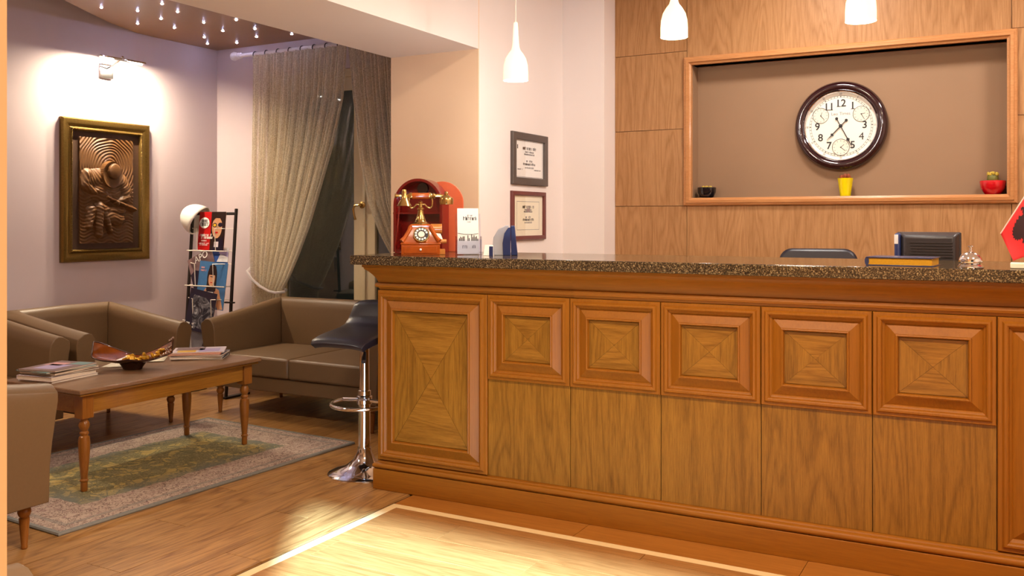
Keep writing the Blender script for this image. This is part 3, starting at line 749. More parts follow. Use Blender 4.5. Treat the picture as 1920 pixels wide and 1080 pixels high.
# ================================================================== CARVED PICTURE AND ITS LAMP
pic = thing('carved_picture', 'carved wooden relief of a seated guitar player in a gilded frame', 'picture', (XW, 3.985, 1.005), PI/2)
PWd, PHt = .728, 1.005
MB().rings([(0, -.0), (0, .022), (.010, .034), (.022, .036), (.040, .030), (.062, .020), (.068, .026), (.078, .028), (.084, .022), (.088, .008), (.088, .0)], 0, PWd, 0, PHt, 0, fill=False).build('frame', 'old_gold', pic, smooth=30)
bd = MB(); d = .076
for i in range(60):
    f = i/59
    for x, z_ in ((d+(PWd-2*d)*f, d), (d+(PWd-2*d)*f, PHt-d)): bd.ball((x, -.029, z_), .0058, 6, 4)
for i in range(1, 84):
    f = i/84
    for x in (d, PWd-d): bd.ball((x, -.029, d+(PHt-2*d)*f), .0058, 6, 4)
for i in range(90):
    f = i/89
    for x, z_ in ((.008+(PWd-.016)*f, .008), (.008+(PWd-.016)*f, PHt-.008)): bd.ball((x, -.030, z_), .0035, 5, 3)
tag(bd.build('bead_edging', 'old_gold', pic), None, None, None, 'stuff')
bx('mat_board', 'dark_mat', pic, .085, PWd-.085, -.008, 0, .085, PHt-.085)
def relief():
    W_, H_ = .44, .75; nx, nz = 176, 300
    sx = 1/435; sz = 1/855
    P = lambda x, y: ((x-95)*sx*W_, (965-y)*sz*H_)
    caps = []
    def cap_(x0, y0, x1, y1, r, hgt, r1=None): a = P(x0, y0); b = P(x1, y1); caps.append((a, b, r/1000, (r1 or r)/1000, hgt))
    cap_(175, 450, 300, 430, 72, .030); cap_(300, 430, 415, 470, 72, .030); cap_(250, 480, 360, 560, 85, .026)
    cap_(150, 410, 128, 490, 44, .036); cap_(128, 490, 205, 560, 42, .036, 24); cap_(420, 460, 462, 545, 58, .034); cap_(470, 585, 375, 625, 40, .036, 20)
    cap_(235, 545, 300, 590, 74, .032, 56); cap_(290, 590, 525, 690, 18, .046, 22)
    cap_(215, 540, 225, 555, 18, .048); cap_(365, 630, 375, 645, 22, .052)
    cap_(240, 670, 235, 850, 44, .050, 30); cap_(236, 850, 240, 895, 26, .046, 30); cap_(185, 690, 160, 830, 42, .036, 24)
    cap_(270, 680, 330, 880, 40, .040, 16); cap_(320, 740, 405, 770, 66, .044, 54); cap_(290, 690, 420, 700, 40, .040)
    hx, hz = P(325, 405); cx_, cz_ = P(337, 378)
    def hgt(x, z_):
        ax, az = P(330, 330)
        r_ = math.hypot((x-ax)*1.0, z_-az)
        top = z_ > .34
        b = .012+(.0028*math.sin(r_*300+1.2*math.sin(x*40)+.8*math.sin(z_*55)) if top else .0028*math.sin(z_*260+3*math.sin(x*45)))
        h_ = b
        for (a, c_, r0, r1, hh) in caps:
            dx, dz = c_[0]-a[0], c_[1]-a[1]; L2 = dx*dx+dz*dz+1e-9
            t_ = max(0, min(1, ((x-a[0])*dx+(z_-a[1])*dz)/L2)); px, pz = a[0]+dx*t_, a[1]+dz*t_
            r__ = r0+(r1-r0)*t_; q = ((x-px)**2+(z_-pz)**2)/(r__*r__)
            if q < 1: h_ = max(h_, b*.6+hh*math.sqrt(1-q)*(.5+.5*(1-q))+.006+.0012*math.sin(150*t_*math.sqrt(L2)+q*5))
        q = ((x-hx)/.080)**2+((z_-hz)/.096)**2
        if q < 1: h_ = .046+.016*q*q
        q = ((x-cx_)/.049)**2+((z_-cz_)/.056)**2
        if q < 1: h_ = .062+.020*(1-q)**.3
        return h_
    mb = MB().grid(lambda u, v: (.142+u*W_, -.008-hgt(u*W_, v*H_), .128+v*H_), nx, nz)
    n = nx*nz
    per = list(range(nx))+[j*nx+nx-1 for j in range(1, nz)]+[(nz-1)*nx+i for i in range(nx-2, -1, -1)]+[j*nx for j in range(nz-2, 0, -1)]
    base = len(mb.v); mb.v += [(mb.v[i][0], -.006, mb.v[i][2]) for i in per]
    mb.f += [(per[i], per[(i+1) % len(per)], base+(i+1) % len(per), base+i) for i in range(len(per))]
    mb.build('relief', 'carved_wood', pic, smooth=60)
relief()
pl = thing('picture_lamp', 'slim chrome picture lamp on the wall above the carved picture', 'lamp', (XW, 4.345, 2.365), PI/2)
MB().box(-.058, .058, -.022, 0, -.05, .055).build('wall_plate', 'chrome', pl, bevel=.006)
MB().tube([(0, -.02, .02), (0, -.10, .045), (0, -.185, .085)], .007, 8).build('arm', 'chrome', pl)
MB().ball((0, -.185, .085), .014).build('joint', 'chrome', pl)
seg = [(-.19+.38*i/1) for i in range(2)]
tb = MB(); n = 10; vs = []; fs = []
for x in seg:
    for k in range(n+1): a = PI*k/n; vs.append((x, -.185+.017*math.cos(a), .066+.017*math.sin(a)))
for k in range(n): fs.append((k, k+1, n+2+k, n+1+k))
fs += [tuple(range(n+1)), tuple(range(2*n+1, n, -1))]
tb.add(vs, fs).build('tube_shade', 'chrome', pl, solid=.002)
MB().tube([(.075, -.185, .063), (.165, -.185, .063)], .008, 8).build('bulb', 'bulb_lit', pl)
MB().tube([(-.165, -.185, .063), (-.075, -.185, .063)], .008, 8).build('bulb', 'bulb_lit', pl)
for x in (-.12, .12): light('picture_lamp_light', 'AREA', pl, (x, -.185, .050), W_PIC, (1, .84, .60), (0, .30, -1), shape='RECTANGLE', size=.09, size_y=.014)

# ================================================================== CURTAINS
rod = thing('curtain_rod', 'white wooden curtain rod with rings above the glass door', 'curtain rod', (0, 5.30, 2.60))
MB().tube([(-5.36, 0, 0), (-3.26, 0, 0)], .016, 12).build('pole', 'rod_white', rod)
fin = MB().lathe([(.016, 0), (.024, .004), (.024, .012), (.018, .018), (.026, .026), (.026, .034), (.018, .04), (.03, .055), (.036, .075), (.03, .095), (.012, .107), (.001, .108)], 20, Matrix.Translation((-5.36, 0, 0)) @ Matrix.Rotation(-PI/2, 4, 'Y'))
fin.build('finial', 'rod_white', rod)
MB().tube([(-5.28, 0, 0), (-5.28, .10, 0)], .011, 8).build('bracket', 'rod_white', rod)
for i in range(16):
    x = -5.21+.12*i
    MB().tube([(x, .026*math.cos(a), .026*math.sin(a)-.008) for a in [2*PI*k/14 for k in range(14)]], .004, 6, closed=True).build('ring', 'black_metal', rod)
def curtain(name, label, left, right, folds, amp, ztop, zbot, gather):
    # left(z), right(z) give the x limits; gather(z) 0..1 pinches the pleats
    def pt(u, v):
        z_ = ztop+(zbot-ztop)*v; a, b = left(z_), right(z_)
        g = gather(z_)
        ph = folds*2*PI*u+.9*math.sin(5*u+2*v)
        y = amp*(1-.35*g)*math.sin(ph)+.012*math.sin(ph*.37+4*v)
        x = a+(b-a)*(u+.004*math.cos(ph))
        return (x, y, z_)
    t = thing(name, label, 'curtain', (0, 5.255, 0))
    MB().grid(pt, folds*10+1, 60).build('cloth', 'sheer', t, smooth=80, fixn=False)
    return t
def interp(tab):
    def f(z_):
        for (z0, v0), (z1, v1) in zip(tab, tab[1:]):
            if z0 >= z_ >= z1:
                k = (z0-z_)/(z0-z1); return v0+(v1-v0)*k
        return tab[-1][1] if z_ < tab[-1][0] else tab[0][1]
    return f
cl = curtain('sheer_curtain', 'cream sheer curtain drawn to the left and tied back', interp([(2.58, -5.20), (1.0, -5.205), (.80, -5.185), (.62, -5.175), (.05, -5.17)]),
        interp([(2.58, -4.262), (2.2, -4.30), (1.85, -4.40), (1.546, -4.514), (1.25, -4.63), (1.027, -4.735), (.85, -4.83), (.76, -4.895), (.68, -4.92), (.5, -4.88), (.05, -4.84)]), 25, .028, 2.575, .05, interp([(2.6, 0), (1.2, .3), (.76, 1), (.05, .3)]))
tie = [(-5.205, .03, .95), (-5.20, -.055, .90), (-5.15, -.06, .845), (-5.06, -.06, .79), (-4.97, -.06, .755), (-4.90, -.055, .745), (-4.87, .0, .75), (-4.90, .055, .76), (-5.05, .06, .80), (-5.18, .06, .90)]
MB().tube(tie, .011, 8).build('tieback', 'rod_white', cl)
cr = curtain('sheer_curtain', 'cream sheer curtain drawn to the right behind the pier', interp([(2.58, -4.262), (2.2, -4.22), (1.75, -4.15), (1.423, -4.068), (1.2, -3.96), (1.081, -3.879), (.85, -3.72), (.74, -3.62), (.5, -3.60), (.05, -3.60)]),
        interp([(2.58, -3.30), (1.2, -3.30), (.05, -3.31)]), 25, .028, 2.575, .05, interp([(2.6, 0), (1.2, .3), (.76, 1), (.05, .3)]))

# ================================================================== BAR STOOL
stool = thing('bar_stool', 'chrome bar stool with a curved black padded seat beside the desk', 'bar stool', (-2.917, 3.735, 0), PI/2)
MB().lathe([(.185, 0), (.187, .006), (.180, .012), (.15, .022), (.095, .042), (.055, .075), (.036, .115), (.034, .135)], 40).build('base', 'chrome', stool, smooth=60)
MB().lathe([(.030, .13), (.030, .40), (.033, .402), (.033, .425), (.026, .428), (.024, .685)], 24).build('column', 'chrome', stool, smooth=40)
MB().lathe([(.036, .355), (.040, .36), (.040, .395), (.036, .40)], 24).build('collar', 'chrome', stool)
fr = [(-.02, -.03, .375)]+[(-.075+.115*math.cos(a), .0+.16*math.sin(a), .375) for a in [math.radians(d_) for d_ in range(300, 58, -20)]]+[(-.02, .03, .375)]
fr = [(-.175*math.sin(math.radians(d_))*1.0, -.165*math.cos(math.radians(d_)), .36) for d_ in range(-20, 201, 14)]
MB().tube([(0.0, -.03, .375)]+fr+[(0.0, .03, .375)], .010, 10).build('footrest', 'chrome', stool, smooth=60)
sp = [(-.215, .695), (-.20, .712), (-.15, .725), (-.09, .735), (-.04, .742), (.02, .750), (.065, .765), (.10, .795), (.125, .835), (.145, .865), (.17, .875), (.20, .872)]
def seat_fn(off):
    def f(u, v):
        k = u*(len(sp)-1); i = min(int(k), len(sp)-2); q = k-i
        x = sp[i][0]+(sp[i+1][0]-sp[i][0])*q; z_ = sp[i][1]+(sp[i+1][1]-sp[i][1])*q
        s = (v*2-1); wv = .172*(1-.10*abs(u*2-1)**4)
        return (x, s*wv, z_-off-.012*abs(s)**4)
    return f
MB().grid(seat_fn(.018), 34, 12).build('seat', 'black_leather', stool, smooth=70, solid=.036, bevel=.008)
MB().lathe([(.07, .672), (.07, .684), (.03, .69)], 20).build('seat_plate', 'black_metal', stool)
lv = MB().tube([(-.03, -.03, .676), (-.10, -.08, .640), (-.115, -.09, .628)], .004, 8).build('lever', 'chrome', stool)
MB().tube([(-.105, -.084, .636), (-.150, -.112, .600)], [.008, .012], 10).build('lever_grip', 'black_plastic', lv)

# ================================================================== PENDANTS
pp = [(.004, .285), (.010, .28), (.013, .22), (.017, .165), (.022, .148), (.036, .130), (.050, .106), (.058, .075), (.0605, .04), (.0605, .005), (.060, 0), (.058, .001), (.0575, .04), (.055, .075), (.047, .103), (.034, .126), (.02, .14)]
P0 = None
for px, py, lb in ((967, 151, 'leftmost white glass pendant lamp, hanging in front of the certificate wall'), (1264, 70, 'middle white glass pendant lamp, above the top left corner of the niche'), (1614, 40, 'rightmost white glass pendant lamp, above the wall clock')):
    q = at(px, py, Y=3.90)
    t = thing('pendant_lamp', lb, 'lamp', q, 0, 'white glass pendant lamps over the desk')
    MB().lathe(pp, 28, cap=False).build('shade', 'opal_glass', t, smooth=60)
    MB().ball((0, 0, .035), (.036, .036, .034), 14, 8).build('bulb', 'bulb_lit', t)
    MB().tube([(0, 0, .28), (0, 0, ZC-q.z-.02)], .003, 6).build('cord', 'white_plastic', t)
    MB().lathe([(.05, ZC-q.z), (.05, ZC-q.z-.02), (.01, ZC-q.z-.03)], 20).build('canopy', 'white_plastic', t)
    light('pendant_light', 'POINT', t, (0, 0, -.035), W_PEND, (1, .95, .88), shadow_soft_size=.03)

# ================================================================== CERTIFICATES
def certificate(label, y0, y1, z0, z1, fm, fw, mat_w):
    wd, ht = y1-y0, z1-z0
    t = thing('framed_certificate', label, 'certificate', (XC1, y0, z0), PI/2, 'framed certificates')
    MB().rings([(0, 0), (0, .016), (.004, .02), (fw-.004, .02), (fw, .016), (fw, .004)], 0, wd, 0, ht, 0, fill=False).build('frame', fm, t)
    bx('mount', 'paper_cream' if mat_w else 'paper', t, fw-.001, wd-fw+.001, -.004, 0, fw-.001, ht-fw+.001)
    a = fw+mat_w; b = .012
    bx('sheet', 'paper_cream' if mat_w else 'paper', t, a+.004, wd-a-.004, -.005, -.004, a*.8, ht-a*.8)
    MB().rings([(b, .0055), (b+.003, .0055)], a, wd-a, a*.8, ht-a*.8, 0, fill=False).build('printed_border', 'ink_grey', t)
    cx = wd/2
    hh = ht-1.6*a
    for k, (fz, sz, wl, mt) in enumerate([(.78, .016, .46, 'ink'), (.69, .009, .30, 'ink_grey'), (.63, .008, .36, 'ink_grey'), (.46, .011, .22, 'ink_grey'), (.38, .012, .44, 'ink'), (.29, .008, .30, 'ink_grey')]):
        print_line(t, mt, cx, a*.8+hh*fz*.98, (wd-2*a)*wl, sz, -.0058, 10+k)
    if not mat_w:
        print_line(t, 'ink_grey', a+.07, a+.05, .07, .007, -.0058, 31); print_line(t, 'ink_grey', wd-a-.08, a+.05, .09, .007, -.0058, 32)
        MB().box(a+.03, a+.04, -.0062, -.005, ht-a-.055, ht-a-.03).build('printed_mark', 'ink', t)
    else: MB().prism([(cx-.02+.04*i/6, (.012 if i % 2 else .0)+.0) for i in range(7)]+[(cx+.02, -.014), (cx-.02, -.014)], 0, .0008, Matrix.Translation((0, -.0055, ht-a-.05)) @ Matrix.Rotation(PI/2, 4, 'X')).build('printed_crest', 'print_mauve', t, smooth=0)
    bx('glazing', 'clear_glass', t, fw, wd-fw, -.010, -.009, fw, ht-fw)
certificate('upper framed certificate in a broad grey frame on the white wall', 4.772, 5.240, 1.513, 1.832, 'grey_frame', .045, 0)
certificate('lower framed certificate in a thin maroon frame with cream mount', 4.768, 5.212, 1.176, 1.474, 'maroon_frame', .026, .035)

# ================================================================== CLOCK
YN = 5.80
cc = at(1576, 236, Y=YN-.03)
clk = thing('wall_clock', 'large round wall clock with dark glossy rim and three small dials', 'clock', (cc.x, YN, cc.z))
RX = Matrix.Rotation(PI/2, 4, 'X')
RO = .268
MB().lathe([(RO-.01, 0), (RO, .012), (RO, .03), (RO-.012, .052), (RO-.03, .060), (RO-.048, .052), (RO-.056, .040), (RO-.058, .02)], 72, RX, cap=False).build('case', 'clock_case', clk, smooth=60)
MB().lathe([(RO-.055, .02), (RO-.055, .044), (RO-.059, .048), (RO-.065, .044), (RO-.067, .02)], 72, RX, cap=False).build('bezel', 'chrome', clk, smooth=60)
MB().lathe([(.0005, .020), (RO-.05, .020)], 72, RX, cap=False).build('dial', 'dial_white', clk)
D = -.0205
RD = RO-.068
tr = MB()
for r_ in (RD*.86, RD*.91): tr.lathe([(r_, .0205), (r_, .0212), (r_+.0012, .0212), (r_+.0012, .0205)], 72, RX, cap=False)
for k in range(60):
    a = 2*PI*k/60; s_, c_ = math.sin(a), math.cos(a); w_ = .0022 if k % 5 == 0 else .0011
    r0, r1 = RD*.86, RD*.915
    tr.add([(s_*r0-c_*w_, D-.0004, c_*r0+s_*w_), (s_*r0+c_*w_, D-.0004, c_*r0-s_*w_), (s_*r1+c_*w_, D-.0004, c_*r1-s_*w_), (s_*r1-c_*w_, D-.0004, c_*r1+s_*w_)], [(0, 1, 2, 3)])
tr.build('minute_track', 'ink', clk, smooth=0)
for h_ in (1, 3, 4, 5, 7, 8, 9, 11, 12):
    a = 2*PI*h_/12; o = text(str(h_), .062, 'ink', clk, (RD*.68*math.sin(a), D-.0005, RD*.68*math.cos(a)), name='numeral', ext=.0006, bold=0 if h_ == 4 else .0009)
    if h_ in (1, 11, 12):                      # slab serifs under the ones
        bm = bmesh.new(); bm.from_mesh(o.data); xs = [v.co.x for v in bm.verts]; ys = [v.co.y for v in bm.verts]
        for cx_ in {1: [.55], 11: [.22, .78], 12: [.16]}[h_]:
            px_ = min(xs)+(max(xs)-min(xs))*cx_; r = bmesh.ops.create_cube(bm, size=1)['verts']
            for v in r: v.co = Vector((px_+v.co.x*.022, min(ys)+.002+v.co.y*.004, v.co.z*.0012))
        bm.to_mesh(o.data); bm.free()
for h_ in range(1, 13):
    a = 2*PI*h_/12; text(str(h_*5), .014, 'ink', clk, (RD*.965*math.sin(a), D-.0005, RD*.965*math.cos(a)), rot=(PI/2, a if math.cos(a) >= -.1 else a+PI, 0), name='minute_numeral')
text('Leo Times', .026, 'ink_grey', clk, (0, D-.0005, RD*.37), name='lettering')
for h_, n1, n2 in ((2, 80, 150), (10, 20, 140), (6, 50, 130)):
    a = 2*PI*h_/12; cx_, cz_ = RD*.67*math.sin(a), RD*.67*math.cos(a); r_ = .046 if h_ != 6 else .049
    if h_ == 6: cz_ = -RD*.64
    T = Matrix.Translation((cx_, 0, cz_)) @ RX
    sd = MB().lathe([(.0005, .0216), (r_, .0216), (r_, .0204)], 32, T, cap=False).build('small_dial', 'subdial', clk)
    MB().lathe([(r_-.001, .0216), (r_-.001, .0226), (r_+.0016, .0226), (r_+.0016, .0206)], 32, T, cap=False).build('dial_ring', 'steel_dark', sd)
    tk = MB()
    for k in range(12):
        b = 2*PI*k/12
        tk.add([(cx_+math.sin(b)*q*r_+e*math.cos(b)*.0014, -.0219, cz_+math.cos(b)*q*r_-e*math.sin(b)*.0014) for q, e in ((.70, -1), (.70, 1), (.88, 1), (.88, -1))], [(0, 1, 2, 3)])
    tk.build('dial_marks', 'ink_grey', sd, smooth=0)
    for an, L_ in ((n1, .5), (n2, .72)):
        b = math.radians(an); MB().tube([(cx_, -.0232, cz_), (cx_+math.sin(b)*r_*L_, -.0232, cz_+math.cos(b)*r_*L_)], .0013, 5).build('small_hand', 'ink', sd)
    MB().ball((cx_, -.0232, cz_), .0034, 8, 4).build('hub', 'ink', sd)
def hand(ang, L_, tail, wb, yy):
    mb = MB(); s_ = math.sin(ang); c_ = math.cos(ang); P = lambda l, ww: (s_*l+c_*ww, yy, c_*l-s_*ww)
    pts = [(-tail, .0022), (L_*.55, .0026), (L_*.62, .011), (L_*.70, .0026), (L_, .0006)]
    poly = [P(l, ww) for l, ww in pts]+[P(l, -ww) for l, ww in reversed(pts)]
    poly2 = [(x, y-.0014, z_) for x, y, z_ in poly]; n = len(poly)
    mb.add(poly+poly2, [tuple(range(n)), tuple(range(2*n-1, n-1, -1))]+[(i, (i+1) % n, n+(i+1) % n, n+i) for i in range(n)])
    mb.ball(P(-tail-.004, 0), (.009, .002, .009), 12, 6)
    return mb
hand(math.radians(224), .115, .042, 1, -.026).build('hour_hand', 'ink', clk, smooth=0)
hand(math.radians(153), .150, .046, 1, -.029).build('minute_hand', 'ink', clk, smooth=0)
MB().ball((0, -.029, 0), (.011, .006, .011), 12, 6).build('hub', 'ink', clk)

# ================================================================== POTS IN THE NICHE
def pot_at(px, py): q = at(px, py, Y=YWD+.055); return (q.x, q.y, NZ0)
t = thing('plant_pot', 'tall yellow pot with a reddish cactus below the clock', 'plant pot', pot_at(1585, 367), 0, 'small pots on the niche sill')
MB().lathe([(.028, 0), (.030, .002), (.044, .104), (.045, .108), (.040, .108), (.039, .095), (.001, .094)], 28).build('pot', 'yellow_glaze', t)
cz = MB()
for k in range(7): cz.ball((.022*math.cos(k*2.4), .022*math.sin(k*2.4), .108+.006*(k % 3)), (.011, .011, .015), 8, 5)
cz.build('cactus', 'cactus_red', t)
t = thing('plant_pot', 'round black glazed pot with a tiny cactus at the left end of the niche', 'plant pot', (-1.725, YWD+.06, NZ0), 0, 'small pots on the niche sill')
MB().lathe([(.030, 0), (.045, .008), (.058, .036), (.060, .066), (.056, .068), (.054, .058), (.001, .056)], 28).build('pot', 'black_glaze', t)
cz = MB()
for k in range(6): cz.ball((.026*math.cos(k), .02*math.sin(k), .066), (.010, .010, .012), 8, 5)
cz.build('cactus', 'cactus_tip', t)
t = thing('plant_pot', 'red glazed bowl pot with a round green cactus at the right end of the niche', 'plant pot', (-.100, YWD+.06, NZ0), 0, 'small pots on the niche sill')
MB().lathe([(.038, 0), (.042, .003), (.062, .036), (.067, .070), (.065, .077), (.060, .075), (.056, .064), (.001, .062)], 32).build('pot', 'red_glaze', t)
MB().ball((0, 0, .088), (.030, .030, .036), 14, 8).build('cactus', 'cactus_green', t)
cz = MB()
for k in range(9): a = 2*PI*k/9; cz.ball((.024*math.cos(a), .024*math.sin(a), .113+.004*(k % 2)), (.008, .008, .010), 7, 4)
cz.ball((0, 0, .121), (.016, .016, .008), 8, 4); cz.build('cactus_crown', 'cactus_tip', t)

# ================================================================== THINGS ON THE WORKTOP
# antique telephone
ph = thing('antique_telephone', 'antique style wooden telephone with brass handset on the worktop', 'telephone', (-2.545, 3.70, ZT), YAW+.10); ph.scale = (.93, .93, .95)
def tub(levels, n=4):
    mb = MB(); vs = []
    for hx, hy, z_ in levels: vs += [(-hx, -hy, z_), (hx, -hy, z_), (hx, hy, z_), (-hx, hy, z_)]
    fs = [(3, 2, 1, 0)]+[(i*4+k, i*4+(k+1) % 4, (i+1)*4+(k+1) % 4, (i+1)*4+k) for i in range(len(levels)-1) for k in range(4)]+[tuple(range((len(levels)-1)*4, len(levels)*4))]
    return mb.add(vs, fs)
tub([(.100, .078, 0), (.100, .078, .052), (.104, .082, .055), (.104, .082, .060), (.098, .076, .064), (.080, .064, .088), (.066, .054, .115), (.058, .048, .142), (.060, .050, .150), (.048, .042, .156)]).build('body', 'phone_wood', ph, smooth=25, bevel=.004)
bx('drawer', 'phone_wood', ph, -.085, .085, -.0815, -.076, .008, .046, bevel=.002)
MB().ball((0, -.087, .027), .0065, 10, 6).build('drawer_knob', 'white_plastic', ph)
for sx_ in (-1, 1):
    MB().tube([(sx_*.052, -.052, .142), (sx_*.062, -.060, .12), (sx_*.082, -.070, .088), (sx_*.098, -.080, .07)], [.012, .010, .010, .013], 10).build('corner_moulding', 'phone_wood', ph)
DM = Matrix.Translation((.004, -.069, .103)) @ Matrix.Rotation(math.radians(64), 4, 'X')
dl = MB().lathe([(.0005, .005), (.040, .005), (.042, .003), (.042, -.012)], 40, DM, cap=False).build('dial_plate', 'brass', ph)
MB().lathe([(.018, .006), (.037, .006), (.037, .0045)], 40, DM, cap=False).build('dial_ring', 'ink', dl)
hl = MB()
for k in range(11): a = math.radians(20+k*29); hl.lathe([(.0005, .0075), (.0058, .0075), (.0058, .005)], 12, DM @ Matrix.Translation((.0285*math.cos(a), .0285*math.sin(a), 0)), cap=False)
hl.build('finger_holes', 'paper', dl)
MB().lathe([(.0005, .008), (.016, .008), (.017, .005)], 24, DM, cap=False).build('dial_centre', 'subdial', dl)
MB().lathe([(.046, .152), (.046, .160), (.036, .165), (.030, .170), (.024, .185), (.017, .205), (.014, .228), (.018, .232), (.018, .238), (.011, .242), (.009, .262), (.013, .266), (.006, .275), (.001, .277)], 24).build('neck', 'brass', ph, smooth=40)
for sx_ in (-1, 1):
    MB().tube([(0, 0, .258), (sx_*.022, 0, .258), (sx_*.034, 0, .244), (sx_*.050, 0, .240), (sx_*.060, 0, .250), (sx_*.062, 0, .275), (sx_*.058, 0, .292)], .0042, 8).build('cradle_fork', 'brass', ph)
hs = MB().lathe([(.015, -.045), (.016, -.042), (.0155, 0), (.016, .042), (.015, .045)], 20, Matrix.Translation((0, 0, .302)) @ Matrix.Rotation(PI/2, 4, 'Y')).build('handset_grip', 'phone_wood', ph)
MB().lathe([(.010, -.135), (.012, -.13), (.008, -.12), (.008, -.10), (.013, -.095), (.009, -.088), (.008, -.07), (.013, -.062), (.017, -.052), (.017, -.045)], 16, Matrix.Translation((0, 0, .302)) @ Matrix.Rotation(PI/2, 4, 'Y')).build('handset_stem', 'brass', hs)
MB().lathe([(.017, .045), (.017, .052), (.012, .06), (.015, .07), (.009, .078), (.010, .10), (.008, .12)], 16, Matrix.Translation((0, 0, .302)) @ Matrix.Rotation(PI/2, 4, 'Y')).build('handset_stem', 'brass', hs)
MB().lathe([(.010, .05), (.014, .035), (.013, .015), (.02, 0), (.036, -.028), (.040, -.034), (.036, -.033), (.001, -.02)], 20, Matrix.Translation((-.085, -.01, .284))).build('mouthpiece', 'brass', hs)
MB().lathe([(.006, .03), (.012, .022), (.008, .016), (.018, .008), (.034, -.002), (.038, -.012), (.036, -.036), (.001, -.038)], 20, Matrix.Translation((.135, -.01, .294))).build('earpiece', 'brass', hs)
hk = [(-.112, .0, .300), (-.112, .005, .25), (-.117, .01, .18), (-.125, .01, .10), (-.133, 0, .04), (-.13, -.02, .012), (-.10, -.03, .008)]
MB().tube(hk, .0042, 8).build('cord', 'case_red', ph)
rl = MB().lathe([(.026, -.02), (.026, .04)], 24, Matrix.Translation((.072, -.01, .132)) @ Matrix.Rotation(PI/2, 4, 'Y')).build('paper_roller', 'phone_wood_light', ph, bevel=.002)
MB().box(.066, .128, -.05, .04, 0, .028).build('side_box', 'phone_wood_light', ph, bevel=.003)
MB().lathe([(.011, .06), (.011, .135)], 16, Matrix.Translation((0, -.045, .068)) @ Matrix.Rotation(PI/2, 4, 'Y')).build('side_roller', 'phone_wood_light', ph, bevel=.002)
MB().add([(.064, -.034, .112), (.104, -.034, .108), (.120, -.05, .068), (.072, -.05, .068), (.064, -.031, .112), (.104, -.031, .108), (.120, -.047, .068), (.072, -.047, .068)], [(0, 1, 2, 3), (7, 6, 5, 4), (0, 4, 5, 1), (1, 5, 6, 2), (2, 6, 7, 3), (3, 7, 4, 0)]).build('note_pad', 'paper', ph)

# arched case behind the telephone, lid standing open
AY = 3.93
q0 = at(739, 470, Y=AY); q1 = at(828, 470, Y=AY)
case = thing('arched_case', 'glossy red arched wooden case standing open behind the telephone', 'case', ((q0.x+q1.x)/2, AY, ZT), YAW*.35)
R_ = (q1.x-q0.x)/2*.93; HC = .385
def arch(r, h, n=24, z0=0): return [(-r, z0), (r, z0)]+[(r*math.cos(PI*k/n), h-r+r*math.sin(PI*k/n)) for k in range(n+1)]
AM = Matrix.Rotation(PI/2, 4, 'X')
MB().prism(arch(R_, HC), -.09, -.075, AM).build('back_panel', 'case_red', case, smooth=30)
oa, ia = arch(R_, HC), arch(R_-.014, HC-.014, z0=.014); n = len(oa)
vs = [AM @ Vector((x, z_, d_)) for d_ in (0, -.075) for x, z_ in oa]+[AM @ Vector((x, z_, d_)) for d_ in (0, -.075) for x, z_ in ia]
fs = []
for i in range(n):
    j = (i+1) % n; fs += [(i, j, n+j, n+i), (2*n+i, 3*n+i, 3*n+j, 2*n+j), (i, 2*n+i, 2*n+j, j), (n+i, n+j, 3*n+j, 3*n+i)]
MB().add(vs, fs).build('rim', 'case_red', case, smooth=30)
bx('inner_shelf', 'case_red', case, -R_+.012, R_-.012, .012, .075, .20, .208)
MB().lathe([(.0005, .012), (.03, .012), (.032, 0)], 24, Matrix.Translation((0, .074, .335)) @ Matrix.Rotation(PI/2, 4, 'X')).build('inner_disc', 'clock_case', case)
MB().ball((-R_-.008, .03, .205), .009, 8, 5).build('latch', 'brass', case)
ld = thing('tmp', 'x', 'x'); bpy.data.objects.remove(ld)
l0 = MB().prism(arch(.112, HC-.012), -.02, 0, AM)
lid = l0.build('lid', 'case_orange', case, smooth=30, bevel=.003); lid.location = (R_-.048, .115, 0); lid.rotation_euler = (0, 0, .30)
MB().prism(arch(.112, .035), -.026, .006, AM).build('lid_foot', 'case_red', lid, smooth=30) if False else None

# brochure holder
q = at(880, 480, Y=3.80)
bh = thing('brochure_holder', 'clear acrylic holder with white leaflets beside the telephone', 'brochure holder', (q.x-.006, 3.80, ZT), YAW+.12)
MB().box(-.062, .062, -.05, .03, 0, .004).box(-.062, .062, -.05, -.047, .004, .075).box(-.062, -.059, -.05, .02, .004, .09).box(.059, .062, -.05, .02, .004, .09).build('tray', 'acrylic', bh)
MB().add([(-.062, .005, .004), (.062, .005, .004), (.062, .045, .20), (-.062, .045, .20), (-.062, .008, .004), (.062, .008, .004), (.062, .048, .20), (-.062, .048, .20)], [(0, 1, 2, 3), (7, 6, 5, 4), (0, 4, 5, 1), (1, 5, 6, 2), (2, 6, 7, 3), (3, 7, 4, 0)]).build('back_plate', 'acrylic', bh)
br = thing('brochure', 'white folded brochure with dark photo strip in the acrylic holder', 'brochure', (q.x-.006, 3.80, ZT+.005), YAW+.12)
TI = math.radians(-11.5)
bf = MB().box(-.052, .052, -.003, .003, 0, .225).build('leaf', 'paper', br); bf.location = (0, -.004, 0); bf.rotation_euler = (TI, 0, 0)
print_line(bf, 'ink_grey', .012, .188, .030, .008, -.0031, 51); print_line(bf, 'ink', .010, .172, .066, .014, -.0031, 52); print_line(bf, 'ink_grey', .008, .156, .030, .005, -.0031, 53)
MB().tube([(-.05, -.0036, .101), (-.02, -.0036, .095), (.02, -.0036, .094), (.05, -.0036, .099)], .0012, 5).build('printed_line', 'ink', bf)
rr = random.Random(3); bl = MB()
for k in range(16):
    x = -.045+.006*k; hh = rr.uniform(.006, .03)
    if k not in (5, 6, 9): bl.box(x, x+.004, -.0036, -.003, .062, .064+hh)
